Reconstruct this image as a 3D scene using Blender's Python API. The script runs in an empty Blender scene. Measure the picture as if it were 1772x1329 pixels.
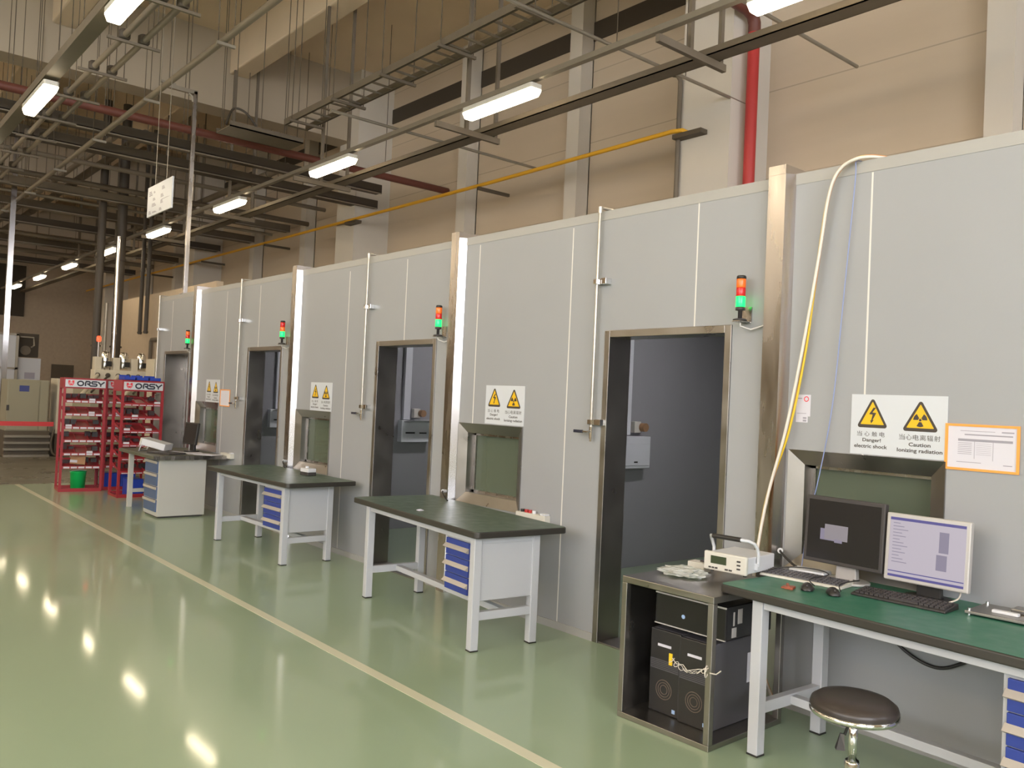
import bpy, bmesh, math, random
from mathutils import Matrix, Vector
random.seed(7)
SC = bpy.context.scene
COL = SC.collection
PI = math.pi

# ------------------------------------------------------------------ camera, world, exposure
F_PX, YAW, PIT, ROL, CAM_H = 1465.34, math.radians(40.14), math.radians(1.12), math.radians(2.5735), 1.70
fw = Vector((math.cos(PIT)*math.sin(YAW), math.cos(PIT)*math.cos(YAW), math.sin(PIT)))
rt = fw.cross(Vector((0, 0, 1))).normalized()
up = rt.cross(fw)
cr, sr = math.cos(ROL), math.sin(ROL)
rt2 = rt*cr + up*sr
up2 = up*cr - rt*sr
cam_data = bpy.data.cameras.new('camera')
cam_data.sensor_width = 36.0
cam_data.lens = 36.0*F_PX/1772.0
cam_data.clip_end = 300
cam = bpy.data.objects.new('camera', cam_data)
COL.objects.link(cam)
cam.matrix_world = Matrix(((rt2.x, up2.x, -fw.x, 0), (rt2.y, up2.y, -fw.y, 0), (rt2.z, up2.z, -fw.z, CAM_H), (0, 0, 0, 1)))
SC.camera = cam

world = bpy.data.worlds.new('hall_world')
SC.world = world
world.use_nodes = True
world.node_tree.nodes['Background'].inputs[0].default_value = (0.8, 0.85, 1.0, 1)
world.node_tree.nodes['Background'].inputs[1].default_value = 0.3
SC.view_settings.view_transform = 'Standard'
SC.view_settings.look = 'None'
SC.view_settings.gamma = 1.0
SC.view_settings.use_curve_mapping = False
SC.view_settings.exposure = 0.0
WIN_E = 13.5      # daylight behind the camera, through the hall windows
WIN_L = 7.0
HIGH_E = 12.5       # unseen glowing panels added high up to brighten the ceiling       # line above: daylight through the windows of the long side wall
LAMP_E = 26.0     # fluorescent fixtures
BOOTH_E = 95.0     # unseen lamp added inside every booth to brighten it

# ------------------------------------------------------------------ materials
def lin(c):
    out = []
    for v in c:
        v = v/255.0
        out.append(v/12.92 if v <= 0.04045 else ((v+0.055)/1.055)**2.4)
    return (*out, 1.0)

def mat(name, rgb, rough=0.5, metal=0.0, spec=0.5, coat=0.0, coat_rough=0.05, emit=None, estr=0.0,
        noise=0.0, nscale=8.0, rnoise=0.0, bump=0.0, bscale=40.0, trans=0.0, stretch=None):
    m = bpy.data.materials.new(name)
    m.use_nodes = True
    nt = m.node_tree
    b = nt.nodes['Principled BSDF']
    base = lin(rgb)
    b.inputs['Base Color'].default_value = base
    b.inputs['Roughness'].default_value = rough
    b.inputs['Metallic'].default_value = metal
    b.inputs['Specular IOR Level'].default_value = spec
    b.inputs['Coat Weight'].default_value = coat
    b.inputs['Coat Roughness'].default_value = coat_rough
    b.inputs['Transmission Weight'].default_value = trans
    if emit is not None:
        b.inputs['Emission Color'].default_value = lin(emit)
        b.inputs['Emission Strength'].default_value = estr
    if noise or rnoise or bump:
        tc = nt.nodes.new('ShaderNodeTexCoord')
        vec = tc.outputs['Object']
        if stretch:
            mp = nt.nodes.new('ShaderNodeMapping')
            mp.inputs['Scale'].default_value = stretch
            nt.links.new(vec, mp.inputs['Vector'])
            vec = mp.outputs['Vector']
        n = nt.nodes.new('ShaderNodeTexNoise')
        n.inputs['Scale'].default_value = nscale
        n.inputs['Detail'].default_value = 5
        nt.links.new(vec, n.inputs['Vector'])
        if noise:
            r = nt.nodes.new('ShaderNodeMapRange')
            r.inputs[1].default_value = 0.3
            r.inputs[2].default_value = 0.7
            r.inputs[3].default_value = 1.0-noise
            r.inputs[4].default_value = 1.0+noise
            nt.links.new(n.outputs[0], r.inputs[0])
            mx = nt.nodes.new('ShaderNodeVectorMath')
            mx.operation = 'SCALE'
            mx.inputs[0].default_value = base[:3]
            nt.links.new(r.outputs[0], mx.inputs['Scale'])
            nt.links.new(mx.outputs[0], b.inputs['Base Color'])
        if rnoise:
            r = nt.nodes.new('ShaderNodeMapRange')
            r.inputs[1].default_value = 0.3
            r.inputs[2].default_value = 0.7
            r.inputs[3].default_value = max(0.02, rough-rnoise)
            r.inputs[4].default_value = rough+rnoise
            nt.links.new(n.outputs[0], r.inputs[0])
            nt.links.new(r.outputs[0], b.inputs['Roughness'])
        if bump:
            n2 = nt.nodes.new('ShaderNodeTexNoise')
            n2.inputs['Scale'].default_value = bscale
            n2.inputs['Detail'].default_value = 3
            nt.links.new(vec, n2.inputs['Vector'])
            bp = nt.nodes.new('ShaderNodeBump')
            bp.inputs['Strength'].default_value = bump
            bp.inputs['Distance'].default_value = 0.02
            nt.links.new(n2.outputs[0], bp.inputs['Height'])
            nt.links.new(bp.outputs[0], b.inputs['Normal'])
    return m

def joint_wall(name, rgb, pitch, rough=0.6):
    """painted sheet wall with thin horizontal joints every `pitch` metres"""
    m = mat(name, rgb, rough, noise=0.06, nscale=0.7, stretch=(0.3, 0.3, 2.5))
    nt = m.node_tree
    b = nt.nodes['Principled BSDF']
    src = b.inputs['Base Color'].links[0].from_socket
    tc = nt.nodes.new('ShaderNodeTexCoord')
    sp = nt.nodes.new('ShaderNodeSeparateXYZ')
    nt.links.new(tc.outputs['Object'], sp.inputs[0])
    md = nt.nodes.new('ShaderNodeMath'); md.operation = 'MODULO'; md.inputs[1].default_value = pitch
    nt.links.new(sp.outputs[2], md.inputs[0])
    lt = nt.nodes.new('ShaderNodeMath'); lt.operation = 'LESS_THAN'; lt.inputs[1].default_value = 0.018
    nt.links.new(md.outputs[0], lt.inputs[0])
    r = nt.nodes.new('ShaderNodeMapRange'); r.inputs[3].default_value = 1.0; r.inputs[4].default_value = 0.72
    nt.links.new(lt.outputs[0], r.inputs[0])
    mx = nt.nodes.new('ShaderNodeVectorMath'); mx.operation = 'SCALE'
    nt.links.new(src, mx.inputs[0]); nt.links.new(r.outputs[0], mx.inputs['Scale'])
    nt.links.new(mx.outputs[0], b.inputs['Base Color'])
    return m

M = {}
M['panel'] = mat('booth_panel', (153, 154, 156), 0.38, spec=0.4, noise=0.02, nscale=1.5)
M['joint'] = mat('panel_joint', (216, 212, 206), 0.4)
M['capstrip'] = mat('cap_strip', (160, 158, 154), 0.35)
M['inside'] = mat('booth_lining', (148, 147, 150), 0.55, noise=0.02, nscale=2)
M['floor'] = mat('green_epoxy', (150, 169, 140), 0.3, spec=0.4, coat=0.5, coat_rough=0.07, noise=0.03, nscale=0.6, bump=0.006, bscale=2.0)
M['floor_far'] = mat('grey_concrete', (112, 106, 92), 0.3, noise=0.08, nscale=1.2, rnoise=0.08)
M['line'] = mat('line_paint', (205, 203, 178), 0.3)
M['concrete'] = mat('white_concrete', (205, 198, 186), 0.75, noise=0.03, nscale=1.3)
M['girder'] = mat('girder_concrete', (176, 163, 143), 0.8, noise=0.03, nscale=1.1)
M['ceil'] = mat('ceiling_paint', (222, 203, 176), 0.85, noise=0.04, nscale=0.8)
M['hallwall'] = joint_wall('hall_sheeting', (196, 180, 158), 1.25)
M['farwall'] = mat('far_wall', (176, 160, 140), 0.8, noise=0.05)
M['beige'] = mat('beige_plaster', (198, 180, 156), 0.7, noise=0.03)
M['dark_gap'] = mat('dark_gap', (66, 58, 48), 0.8)
M['steel'] = mat('stainless', (166, 161, 157), 0.26, metal=1.0, noise=0.05, nscale=3, rnoise=0.08, stretch=(4, 4, 0.6))
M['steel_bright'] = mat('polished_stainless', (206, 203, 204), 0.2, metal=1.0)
M['steel_dull'] = mat('dull_stainless', (156, 152, 147), 0.36, metal=1.0, noise=0.06, nscale=5, rnoise=0.1)
M['galv'] = mat('galvanised', (150, 143, 130), 0.45, metal=0.6, noise=0.05, nscale=6)
M['galv_bright'] = mat('zinc_pipe', (186, 180, 170), 0.35, metal=0.7, noise=0.08, nscale=20)
M['tray'] = mat('cable_tray_steel', (112, 102, 88), 0.65, metal=0.1, noise=0.06, nscale=5)
M['darksteel'] = mat('dark_steel', (92, 82, 68), 0.6, metal=0.2, noise=0.05)
M['blackpipe'] = mat('black_lagging', (72, 64, 55), 0.6)  # black raised toward grey, veiling haze is in the colour
M['pipe_grey'] = mat('grey_lagging', (118, 108, 94), 0.6)
M['chrome'] = mat('chrome', (225, 225, 225), 0.08, metal=1.0)
M['whitepaint'] = mat('white_powder_coat', (184, 185, 189), 0.35, spec=0.4)
M['greymetal'] = mat('grey_powder_coat', (186, 184, 178), 0.4, spec=0.4)
M['mat_green'] = mat('bench_mat_green', (82, 98, 86), 0.42, noise=0.05, nscale=12, rnoise=0.06)
M['desk_green'] = mat('desk_mat_green', (52, 112, 90), 0.4, noise=0.05, nscale=12, rnoise=0.06)
M['mat_grey'] = mat('bench_mat_olive', (92, 92, 78), 0.45, noise=0.05, nscale=12)
M['rubber'] = mat('black_edge_rubber', (54, 51, 47), 0.4)  # lightened above its own black to stand for veiling glare
M['blue'] = mat('blue_drawer', (44, 62, 140), 0.4)
M['blue_dull'] = mat('grey_blue_drawer', (78, 96, 130), 0.4)
M['handle'] = mat('tan_handle', (176, 167, 156), 0.4)
M['black'] = mat('black_plastic', (42, 40, 39), 0.38)
M['blackgloss'] = mat('black_gloss', (28, 27, 28), 0.2)
M['charcoal'] = mat('charcoal_plastic', (62, 58, 58), 0.5)
M['pcgrey'] = mat('grey_case', (92, 90, 94), 0.45, metal=0.2)
M['silver'] = mat('silver_plastic', (190, 186, 184), 0.35, metal=0.3)
M['white'] = mat('white_plastic', (208, 209, 213), 0.4)
M['offwhite'] = mat('cream_plastic', (204, 200, 190), 0.45)
M['paper'] = mat('paper', (206, 203, 212), 0.7)
M['print'] = mat('grey_print', (150, 146, 156), 0.7)
M['ink'] = mat('dark_ink', (64, 56, 50), 0.6)
M['signwhite'] = mat('sign_white', (200, 203, 208), 0.35)
M['signyellow'] = mat('sign_yellow', (226, 180, 22), 0.4)
M['orange'] = mat('orange_frame', (242, 158, 70), 0.45)
M['red'] = mat('red_rack_paint', (154, 40, 48), 0.4)
M['redpipe'] = mat('red_pipe_paint', (178, 52, 50), 0.4)
M['redpipe_dark'] = mat('dark_red_pipe', (104, 58, 48), 0.5)
M['redlogo'] = mat('red_print', (226, 44, 60), 0.4)
M['navy'] = mat('navy_print', (40, 40, 56), 0.4)
M['yellow'] = mat('yellow_pipe_paint', (226, 170, 44), 0.45)
M['cable_y'] = mat('yellow_cable', (222, 186, 40), 0.45)
M['cable_o'] = mat('orange_cable', (196, 138, 84), 0.45)
M['cable_w'] = mat('grey_white_cable', (216, 208, 196), 0.45)
M['cable_b'] = mat('blue_cable', (132, 146, 192), 0.5)
M['bluebin'] = mat('blue_bin', (36, 66, 170), 0.4)
M['greenbin'] = mat('green_bin', (24, 186, 92), 0.35)
M['card'] = mat('cardboard', (170, 128, 92), 0.8)
M['darkbin'] = mat('dark_bin', (70, 52, 54), 0.6)
M['lens_o'] = mat('amber_lens', (236, 112, 42), 0.25, emit=(236, 100, 30), estr=0.18)
M['lens_r'] = mat('red_lens', (196, 34, 34), 0.25, emit=(210, 20, 20), estr=0.15)
M['lens_g'] = mat('green_lens_lit', (30, 200, 90), 0.25, emit=(20, 240, 90), estr=2.6)
M['lens_rl'] = mat('red_lens_lit', (240, 60, 40), 0.25, emit=(255, 70, 40), estr=3.0)
M['lamp'] = mat('lamp_diffuser', (255, 250, 235), 0.4, emit=(255, 235, 200), estr=LAMP_E)
M['win'] = mat('window_daylight', (255, 255, 255), 0.3, emit=(244, 247, 255), estr=WIN_E)
M['high_glow'] = mat('high_fill_glow', (255, 255, 255), 0.3, emit=(255, 236, 208), estr=HIGH_E)  # added fill glow for ceiling and upper wall
M['win_side'] = mat('side_window_daylight', (255, 255, 255), 0.3, emit=(244, 247, 255), estr=WIN_L)
M['booth_fill'] = mat('booth_fill_diffuser', (255, 255, 255), 0.4, emit=(240, 236, 240), estr=BOOTH_E)
M['screen_black'] = mat('dark_screen', (20, 19, 20), 0.25, emit=(46, 42, 40), estr=0.45)
M['screen_lav'] = mat('lit_screen', (60, 60, 60), 0.3, emit=(202, 192, 206), estr=0.75)
M['screen_blue'] = mat('lit_screen_bar', (40, 40, 60), 0.3, emit=(88, 82, 150), estr=0.75)
M['screen_txt'] = mat('lit_screen_text', (40, 40, 60), 0.3, emit=(150, 142, 158), estr=0.75)
M['screen_dlg'] = mat('lit_dialog', (60, 60, 60), 0.3, emit=(150, 142, 150), estr=0.75)
M['lcd'] = mat('green_lcd', (56, 66, 46), 0.3)
M['seat'] = mat('black_vinyl', (56, 49, 46), 0.34)  # dark tone lifted, the veil of haze is painted in
M['olive'] = mat('olive_grey_cabinet', (150, 144, 122), 0.5)
M['creamcab'] = mat('cream_cabinet', (204, 194, 172), 0.5)
M['bluelabel'] = mat('blue_label', (60, 70, 130), 0.5)
M['pcb'] = mat('reddish_connector', (150, 76, 52), 0.5)
M['brass'] = mat('brown_socket', (150, 116, 84), 0.5)
M['grille'] = mat('speaker_grille', (96, 84, 74), 0.7)
M['bluebadge'] = mat('pale_blue_badge', (150, 176, 214), 0.4)
M['redtape'] = mat('red_belt', (186, 50, 52), 0.5)

def glass(name, rgb, rough=0.05, mix=0.5):
    m = bpy.data.materials.new(name)
    m.use_nodes = True
    nt = m.node_tree
    b = nt.nodes['Principled BSDF']
    b.inputs['Base Color'].default_value = lin(rgb)
    b.inputs['Roughness'].default_value = rough
    b.inputs['Specular IOR Level'].default_value = 0.6
    t = nt.nodes.new('ShaderNodeBsdfTransparent')
    t.inputs[0].default_value = lin((196, 214, 188))
    mx = nt.nodes.new('ShaderNodeMixShader')
    mx.inputs[0].default_value = mix
    nt.links.new(t.outputs[0], mx.inputs[1])
    nt.links.new(b.outputs[0], mx.inputs[2])
    nt.links.new(mx.outputs[0], nt.nodes['Material Output'].inputs[0])
    return m
M['leadglass'] = glass('lead_glass', (112, 120, 104), 0.03, 0.6)
M['plasticbag'] = glass('clear_plastic', (232, 230, 228), 0.25, 0.55)

# ------------------------------------------------------------------ mesh building
class MB:
    def __init__(self):
        self.v, self.f, self.m, self.s = [], [], [], []
        self.T = Matrix.Identity(4)
    def _add(self, vs, fs, m=0, smooth=False):
        o = len(self.v)
        self.v += [tuple(self.T @ Vector(p)) for p in vs]
        for f in fs:
            self.f.append([i+o for i in f]); self.m.append(m); self.s.append(smooth)
        return self
    def box(self, x0, x1, y0, y1, z0, z1, m=0):
        x0, x1 = min(x0, x1), max(x0, x1); y0, y1 = min(y0, y1), max(y0, y1); z0, z1 = min(z0, z1), max(z0, z1)
        vs = [(x0,y0,z0),(x1,y0,z0),(x1,y1,z0),(x0,y1,z0),(x0,y0,z1),(x1,y0,z1),(x1,y1,z1),(x0,y1,z1)]
        fs = [(0,3,2,1),(4,5,6,7),(0,1,5,4),(1,2,6,5),(2,3,7,6),(3,0,4,7)]
        return self._add(vs, fs, m)
    def hexa(self, vs, m=0):
        fs = [(0,3,2,1),(4,5,6,7),(0,1,5,4),(1,2,6,5),(2,3,7,6),(3,0,4,7)]
        return self._add(vs, fs, m)
    def cyl(self, p0, p1, r0, r1=None, n=14, m=0, caps=True):
        r1 = r0 if r1 is None else r1
        p0, p1 = Vector(p0), Vector(p1)
        d = (p1-p0).normalized()
        a = Vector((0,0,1)) if abs(d.z) < 0.9 else Vector((1,0,0))
        u = d.cross(a).normalized(); w = d.cross(u)
        vs = []
        for p, r in ((p0, r0), (p1, r1)):
            for i in range(n):
                t = 2*PI*i/n
                vs.append(p + u*(math.cos(t)*r) + w*(math.sin(t)*r))
        fs = [(i, i+n, (i+1) % n+n, (i+1) % n) for i in range(n)]
        self._add(vs, fs, m, True)
        if caps:
            self._add(vs[:n], [tuple(range(n))], m)
            self._add(vs[n:], [tuple(reversed(range(n)))], m)
        return self
    def tube(self, pts, r, n=8, m=0):
        pts = [Vector(p) for p in pts]
        rings = []
        prev = None
        for i, p in enumerate(pts):
            d = (pts[min(i+1, len(pts)-1)]-pts[max(i-1, 0)]).normalized()
            if prev is None:
                a = Vector((0,0,1)) if abs(d.z) < 0.9 else Vector((1,0,0))
                u = d.cross(a).normalized()
            else:
                u = (prev - d*prev.dot(d)).normalized()
            prev = u
            w = d.cross(u)
            rings.append([p+u*(math.cos(2*PI*k/n)*r)+w*(math.sin(2*PI*k/n)*r) for k in range(n)])
        vs = [q for R in rings for q in R]
        fs = []
        for i in range(len(pts)-1):
            for k in range(n):
                fs.append((i*n+k, i*n+(k+1) % n, (i+1)*n+(k+1) % n, (i+1)*n+k))
        self._add(vs, fs, m, True)
        self._add(rings[0], [tuple(reversed(range(n)))], m)
        self._add(rings[-1], [tuple(range(n))], m)
        return self
    def lathe(self, prof, c=(0,0,0), n=28, m=0, mats=None):
        vs = []
        for r, z in prof:
            for i in range(n):
                t = 2*PI*i/n
                vs.append((c[0]+r*math.cos(t), c[1]+r*math.sin(t), c[2]+z))
        o = len(self.v)
        self.v += [tuple(self.T @ Vector(p)) for p in vs]
        for j in range(len(prof)-1):
            for i in range(n):
                self.f.append([o+j*n+i, o+j*n+(i+1) % n, o+(j+1)*n+(i+1) % n, o+(j+1)*n+i])
                self.m.append(mats[j] if mats else m); self.s.append(True)
        self.f.append([o+i for i in reversed(range(n))]); self.m.append(mats[0] if mats else m); self.s.append(False)
        self.f.append([o+(len(prof)-1)*n+i for i in range(n)]); self.m.append(mats[-1] if mats else m); self.s.append(False)
        return self
    def prism(self, pts, z0, z1, m=0):
        n = len(pts)
        area = sum(pts[i][0]*pts[(i+1) % n][1]-pts[(i+1) % n][0]*pts[i][1] for i in range(n))
        if area < 0: pts = list(reversed(pts))
        vs = [(p[0], p[1], z0) for p in pts]+[(p[0], p[1], z1) for p in pts]
        fs = [tuple(reversed(range(n))), tuple(range(n, 2*n))]+[(i, (i+1) % n, (i+1) % n+n, i+n) for i in range(n)]
        return self._add(vs, fs, m)
    def ring_prism(self, outer, inner, z0, z1, m=0):
        n = len(outer)
        vs = [(*p, z0) for p in outer]+[(*p, z0) for p in inner]+[(*p, z1) for p in outer]+[(*p, z1) for p in inner]
        fs = []
        for i in range(n):
            j = (i+1) % n
            fs += [(2*n+i, 2*n+j, 3*n+j, 3*n+i), (i, n+i, n+j, j), (i, j, 2*n+j, 2*n+i), (n+i, 3*n+i, 3*n+j, n+j)]
        return self._add(vs, fs, m)
    def stroke(self, pts, w, z0, z1, m=0, closed=False):
        """flat line of width w through 2-D points"""
        P = [Vector((p[0], p[1])) for p in pts]
        n = len(P)
        L, R = [], []
        for i in range(n):
            if closed:
                a, b = P[(i-1) % n], P[(i+1) % n]
            else:
                a, b = P[max(i-1, 0)], P[min(i+1, n-1)]
            d = (b-a).normalized(); nn = Vector((-d.y, d.x))
            k = 1.0
            if closed or 0 < i < n-1:
                e = (P[i]-P[(i-1) % n]).normalized()
                k = 1/max(0.5, abs(e.dot(d)))
            L.append(P[i]+nn*w/2*k); R.append(P[i]-nn*w/2*k)
        for i in range(n if closed else n-1):
            j = (i+1) % n
            self.prism([tuple(L[i]), tuple(L[j]), tuple(R[j]), tuple(R[i])], z0, z1, m)
        return self
    def mesh(self, me, T=None, m=0):
        T = T or Matrix.Identity(4)
        self._add([T @ v.co for v in me.vertices], [tuple(p.vertices) for p in me.polygons], m)
        return self
    def build(self, name, mats, parent=None, bevel=0.0, seg=2):
        me = bpy.data.meshes.new(name)
        me.from_pydata(self.v, [], self.f)
        if not isinstance(mats, (list, tuple)): mats = [mats]
        for k in mats: me.materials.append(M[k] if isinstance(k, str) else k)
        for p, mi, s in zip(me.polygons, self.m, self.s):
            p.material_index = min(mi, len(mats)-1); p.use_smooth = s
        bm = bmesh.new(); bm.from_mesh(me)
        bmesh.ops.recalc_face_normals(bm, faces=bm.faces)
        bm.to_mesh(me); bm.free()
        me.update()
        o = bpy.data.objects.new(name, me)
        COL.objects.link(o)
        if parent is not None: o.parent = parent
        if bevel:
            b = o.modifiers.new('edge', 'BEVEL')
            b.width = bevel; b.segments = seg; b.limit_method = 'ANGLE'; b.angle_limit = math.radians(40)
            b.harden_normals = False
        return o

def B(*a, m=0):
    return MB().box(*a, m=m)

FACE = Matrix(((0, 0, -1), (-1, 0, 0), (0, 1, 0)))     # local x = right, y = up, z = out of a wall that faces -x
FRONT = Matrix(((1, 0, 0), (0, 0, -1), (0, 1, 0)))     # the same on a wall that faces -y

def tag(o, label, cat, group=None, kind=None):
    o['label'] = label; o['category'] = cat
    if group: o['group'] = group
    if kind: o['kind'] = kind
    return o

def thing(name, label, cat, loc=(0, 0, 0), rot=None, group=None):
    o = bpy.data.objects.new(name, None)
    o.empty_display_size = 0.1
    COL.objects.link(o)
    o.location = loc
    if rot is not None:
        o.rotation_euler = rot.to_euler() if isinstance(rot, Matrix) else (0, 0, rot)
    return tag(o, label, cat, group)

def struct(o, label=None):
    o['kind'] = 'structure'
    if label: o['label'] = label
    return o

def kids(o, table):
    return table.get(o.name, [])

def copy_tree(root, loc, rot=None, label=None, group=None):
    table = {}
    for q in list(bpy.data.objects):
        if q.parent: table.setdefault(q.parent.name, []).append(q)
    def rec(o, parent):
        c = o.copy(); COL.objects.link(c)
        if parent is not None: c.parent = parent
        for k in kids(o, table): rec(k, c)
        return c
    r = rec(root, None)
    r.location = loc
    if rot is not None: r.rotation_euler = (0, 0, rot)
    if label: r['label'] = label
    if group: r['group'] = group
    return r

def text_mesh(s, size, bold=0.0, spacing=1.0):
    cu = bpy.data.curves.new('lettering', 'FONT')
    cu.body = s; cu.size = size; cu.align_x = 'CENTER'; cu.align_y = 'CENTER'
    cu.offset = bold*size; cu.space_character = spacing; cu.resolution_u = 3
    ob = bpy.data.objects.new('lettering', cu)
    COL.objects.link(ob)
    bpy.context.view_layer.update()
    dg = bpy.context.evaluated_depsgraph_get()
    me = bpy.data.meshes.new_from_object(ob.evaluated_get(dg))
    bpy.data.objects.remove(ob); bpy.data.curves.remove(cu)
    return me

def fit_text(mb, s, cx, cy, w, h, z, m=0, bold=0.0, spacing=1.0):
    """text centred at cx, cy, scaled to width w and height h"""
    me = text_mesh(s, 1.0, bold, spacing)
    xs = [v.co.x for v in me.vertices]; ys = [v.co.y for v in me.vertices]
    if not xs: return
    sx = w/(max(xs)-min(xs)); sy = h/(max(ys)-min(ys))
    ox, oy = (max(xs)+min(xs))/2, (max(ys)+min(ys))/2
    T = Matrix.Translation((cx, cy, z)) @ Matrix.Diagonal((sx, sy, 1, 1)) @ Matrix.Translation((-ox, -oy, 0))
    mb.mesh(me, T, m)
    bpy.data.meshes.remove(me)

def arc(cx, cy, r, a0, a1, n=10):
    return [(cx+r*math.cos(math.radians(a0+(a1-a0)*i/n)), cy+r*math.sin(math.radians(a0+(a1-a0)*i/n))) for i in range(n+1)]

def rrect(x0, x1, y0, y1, r, n=5):
    return arc(x1-r, y0+r, r, -90, 0, n)+arc(x1-r, y1-r, r, 0, 90, n)+arc(x0+r, y1-r, r, 90, 180, n)+arc(x0+r, y0+r, r, 180, 270, n)

# ================================================================== THE HALL
HX0, HX1, HY0, HY1, HZ = -13.0, 10.4, -9.0, 42.0, 9.1
WX, WT, WH = 4.45, 0.20, 3.11          # booth facade plane, thickness, height
BACK = 9.0
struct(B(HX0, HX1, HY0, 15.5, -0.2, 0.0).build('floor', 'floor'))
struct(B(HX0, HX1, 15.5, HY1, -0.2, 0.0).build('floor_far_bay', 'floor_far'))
struct(B(2.735, 2.805, -4, 15.5, 0.0, 0.0015).build('floor_marking', 'line'))
struct(B(HX0, HX1, HY0, HY1, HZ, HZ+0.2).build('ceiling', 'ceil'))
struct(B(HX1, HX1+0.2, HY0, HY1, 0, HZ).build('wall_right', 'hallwall'))
struct(B(HX0, HX1, HY1, HY1+0.2, 0, HZ).build('wall_far', 'farwall'))
def holed(name, m, axis, pos, lo, hi, holes, th):
    """wall on a plane with a row of window holes at z0..z1"""
    mb = MB()
    def bx(a0, a1, z0, z1):
        if axis == 'y': mb.box(a0, a1, pos-th, pos, z0, z1)
        else: mb.box(pos-th, pos, a0, a1, z0, z1)
    z0, z1 = holes[0][2], holes[0][3]
    bx(lo, hi, 0, z0); bx(lo, hi, z1, HZ)
    c = lo
    for a0, a1, _, _ in holes:
        bx(c, a0, z0, z1); c = a1
    bx(c, hi, z0, z1)
    return struct(mb.build(name, m))
back_holes = [(-11.5+i*4.4, -11.5+i*4.4+3.6, 2.7, 7.2) for i in (0, 1, 2, 4)]  # rightmost opening added to light the near faces of the columns
holed('wall_back', 'farwall', 'y', HY0, HX0, HX1, back_holes, 0.2)
left_holes = [(-6.5+i*5.0, -6.5+i*5.0+4.0, 2.6, 7.4) for i in range(3)]
holed('wall_left', 'farwall', 'x', HX0, HY0, HY1, left_holes, 0.2)
wn = 5
def hall_window(a0, a1, z0, z1, axis, key):
    global wn
    w = MB()
    fr = MB()
    if axis == 'y':
        w.box(a0, a1, HY0-0.12, HY0-0.1, z0, z1)
        for k in range(4): fr.box(a0+(a1-a0)*k/3-0.03, a0+(a1-a0)*k/3+0.03, HY0-0.1, HY0-0.04, z0, z1)
        for z in (z0, (z0+z1)/2, z1): fr.box(a0, a1, HY0-0.1, HY0-0.04, z-0.03, z+0.03)
    else:
        w.box(HX0-0.12, HX0-0.1, a0, a1, z0, z1)
        for k in range(4): fr.box(HX0-0.1, HX0-0.04, a0+(a1-a0)*k/3-0.03, a0+(a1-a0)*k/3+0.03, z0, z1)
        for z in (z0, (z0+z1)/2, z1): fr.box(HX0-0.1, HX0-0.04, a0, a1, z-0.03, z+0.03)
    o = struct(w.build('window_%d' % wn, key)); fr.build('window_frame', 'whitepaint', o)
    wn += 1
for h in back_holes: hall_window(*h, 'y', 'win')
for h in left_holes: hall_window(*h, 'x', 'win_side')
for i in range(7):                      # unseen glowing strips added under the roof as fill light, framed like windows
    y0 = -7.0+i*7.0
    o = struct(B(HX0+0.005, HX0+0.03, y0, y0+6.0, 7.95, 8.75).build('window_%d' % wn, 'high_glow'))
    MB().box(HX0, HX0+0.06, y0-0.05, y0+6.05, 7.89, 7.95).box(HX0, HX0+0.06, y0-0.05, y0+6.05, 8.75, 8.81).box(HX0, HX0+0.06, y0+2.97, y0+3.03, 7.95, 8.75).build('window_frame', 'whitepaint', o)
    wn += 1

# girders across the hall and joists along it
GIRD = (-2.9, 7.1, 17.5, 27.7, 37.9)
JOIST = [6.83-3.35*i for i in range(6)]
for y in GIRD:
    mb = MB().box(HX0, HX1, y, y+0.45, 8.09, HZ).box(HX0, HX1, y-0.07, y+0.52, 7.5, 8.09)
    struct(mb.build('ceiling_beam', 'girder'))
for x in JOIST:
    for y0, y1 in ((-8.8, -2.9), (-2.45, 7.1), (7.55, 17.5), (17.95, 27.7), (28.15, 37.9), (38.35, 42.0)):
        struct(B(x-0.205, x+0.205, y0, y1, 8.28, HZ).build('ceiling_joist', 'ceil', bevel=0.03))
def top_z(x, y):
    if any(g-0.09 < y < g+0.54 for g in GIRD): return 7.5
    if any(abs(x-q) < 0.22 for q in JOIST): return 8.28
    return HZ
# dark gap along the top of the side wall, above the sheeting
struct(B(HX1-0.03, HX1, HY0, HY1, 8.05, 8.38).build('trim_1', 'dark_gap'))
# concrete columns along the side wall, slim steel columns between them
colnames = {7.35: 'large white concrete column behind the booth with the red pipe beside it',
            17.5: 'white concrete column above the third booth, crossed by the yellow pipe'}
for y in (-2.9, 7.35, 17.5, 27.7, 37.9):
    o = B(9.5, HX1, y-0.42, y+0.42, 0, HZ).build('concrete_column', 'concrete')
    tag(o, colnames.get(y, 'concrete column in the dark far part of the side wall' if y > 20 else 'concrete column of the side wall beside the camera'), 'column',
        'concrete columns of the side wall', 'structure')
sl = {3.77: 'slim white steel column above the nearest booth, at the right picture edge', 10.65: 'slim white steel column above the nearest open doorway, left of the grey wall conduit',
      13.85: 'slim white steel column rising just behind the steel corner post of the second booth'}
for y in (0.4, 3.77, 10.65, 13.85, 20.9, 24.2, 31.0, 34.4):
    mb = MB().box(10.1, 10.12, y-0.15, y+0.15, 0, 8.9).box(10.12, HX1, y-0.012, y+0.012, 0, 8.9).box(HX1-0.02, HX1, y-0.15, y+0.15, 0, 8.9)
    mb.box(10.12, HX1, y-0.15, y-0.138, 0, 8.9)
    tag(mb.build('steel_column', 'concrete'), sl.get(y, 'slim steel column of the dark far side wall' if y > 15 else 'slim steel column of the side wall beside the camera'), 'column',
        'slim steel columns of the side wall', 'structure')

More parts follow.
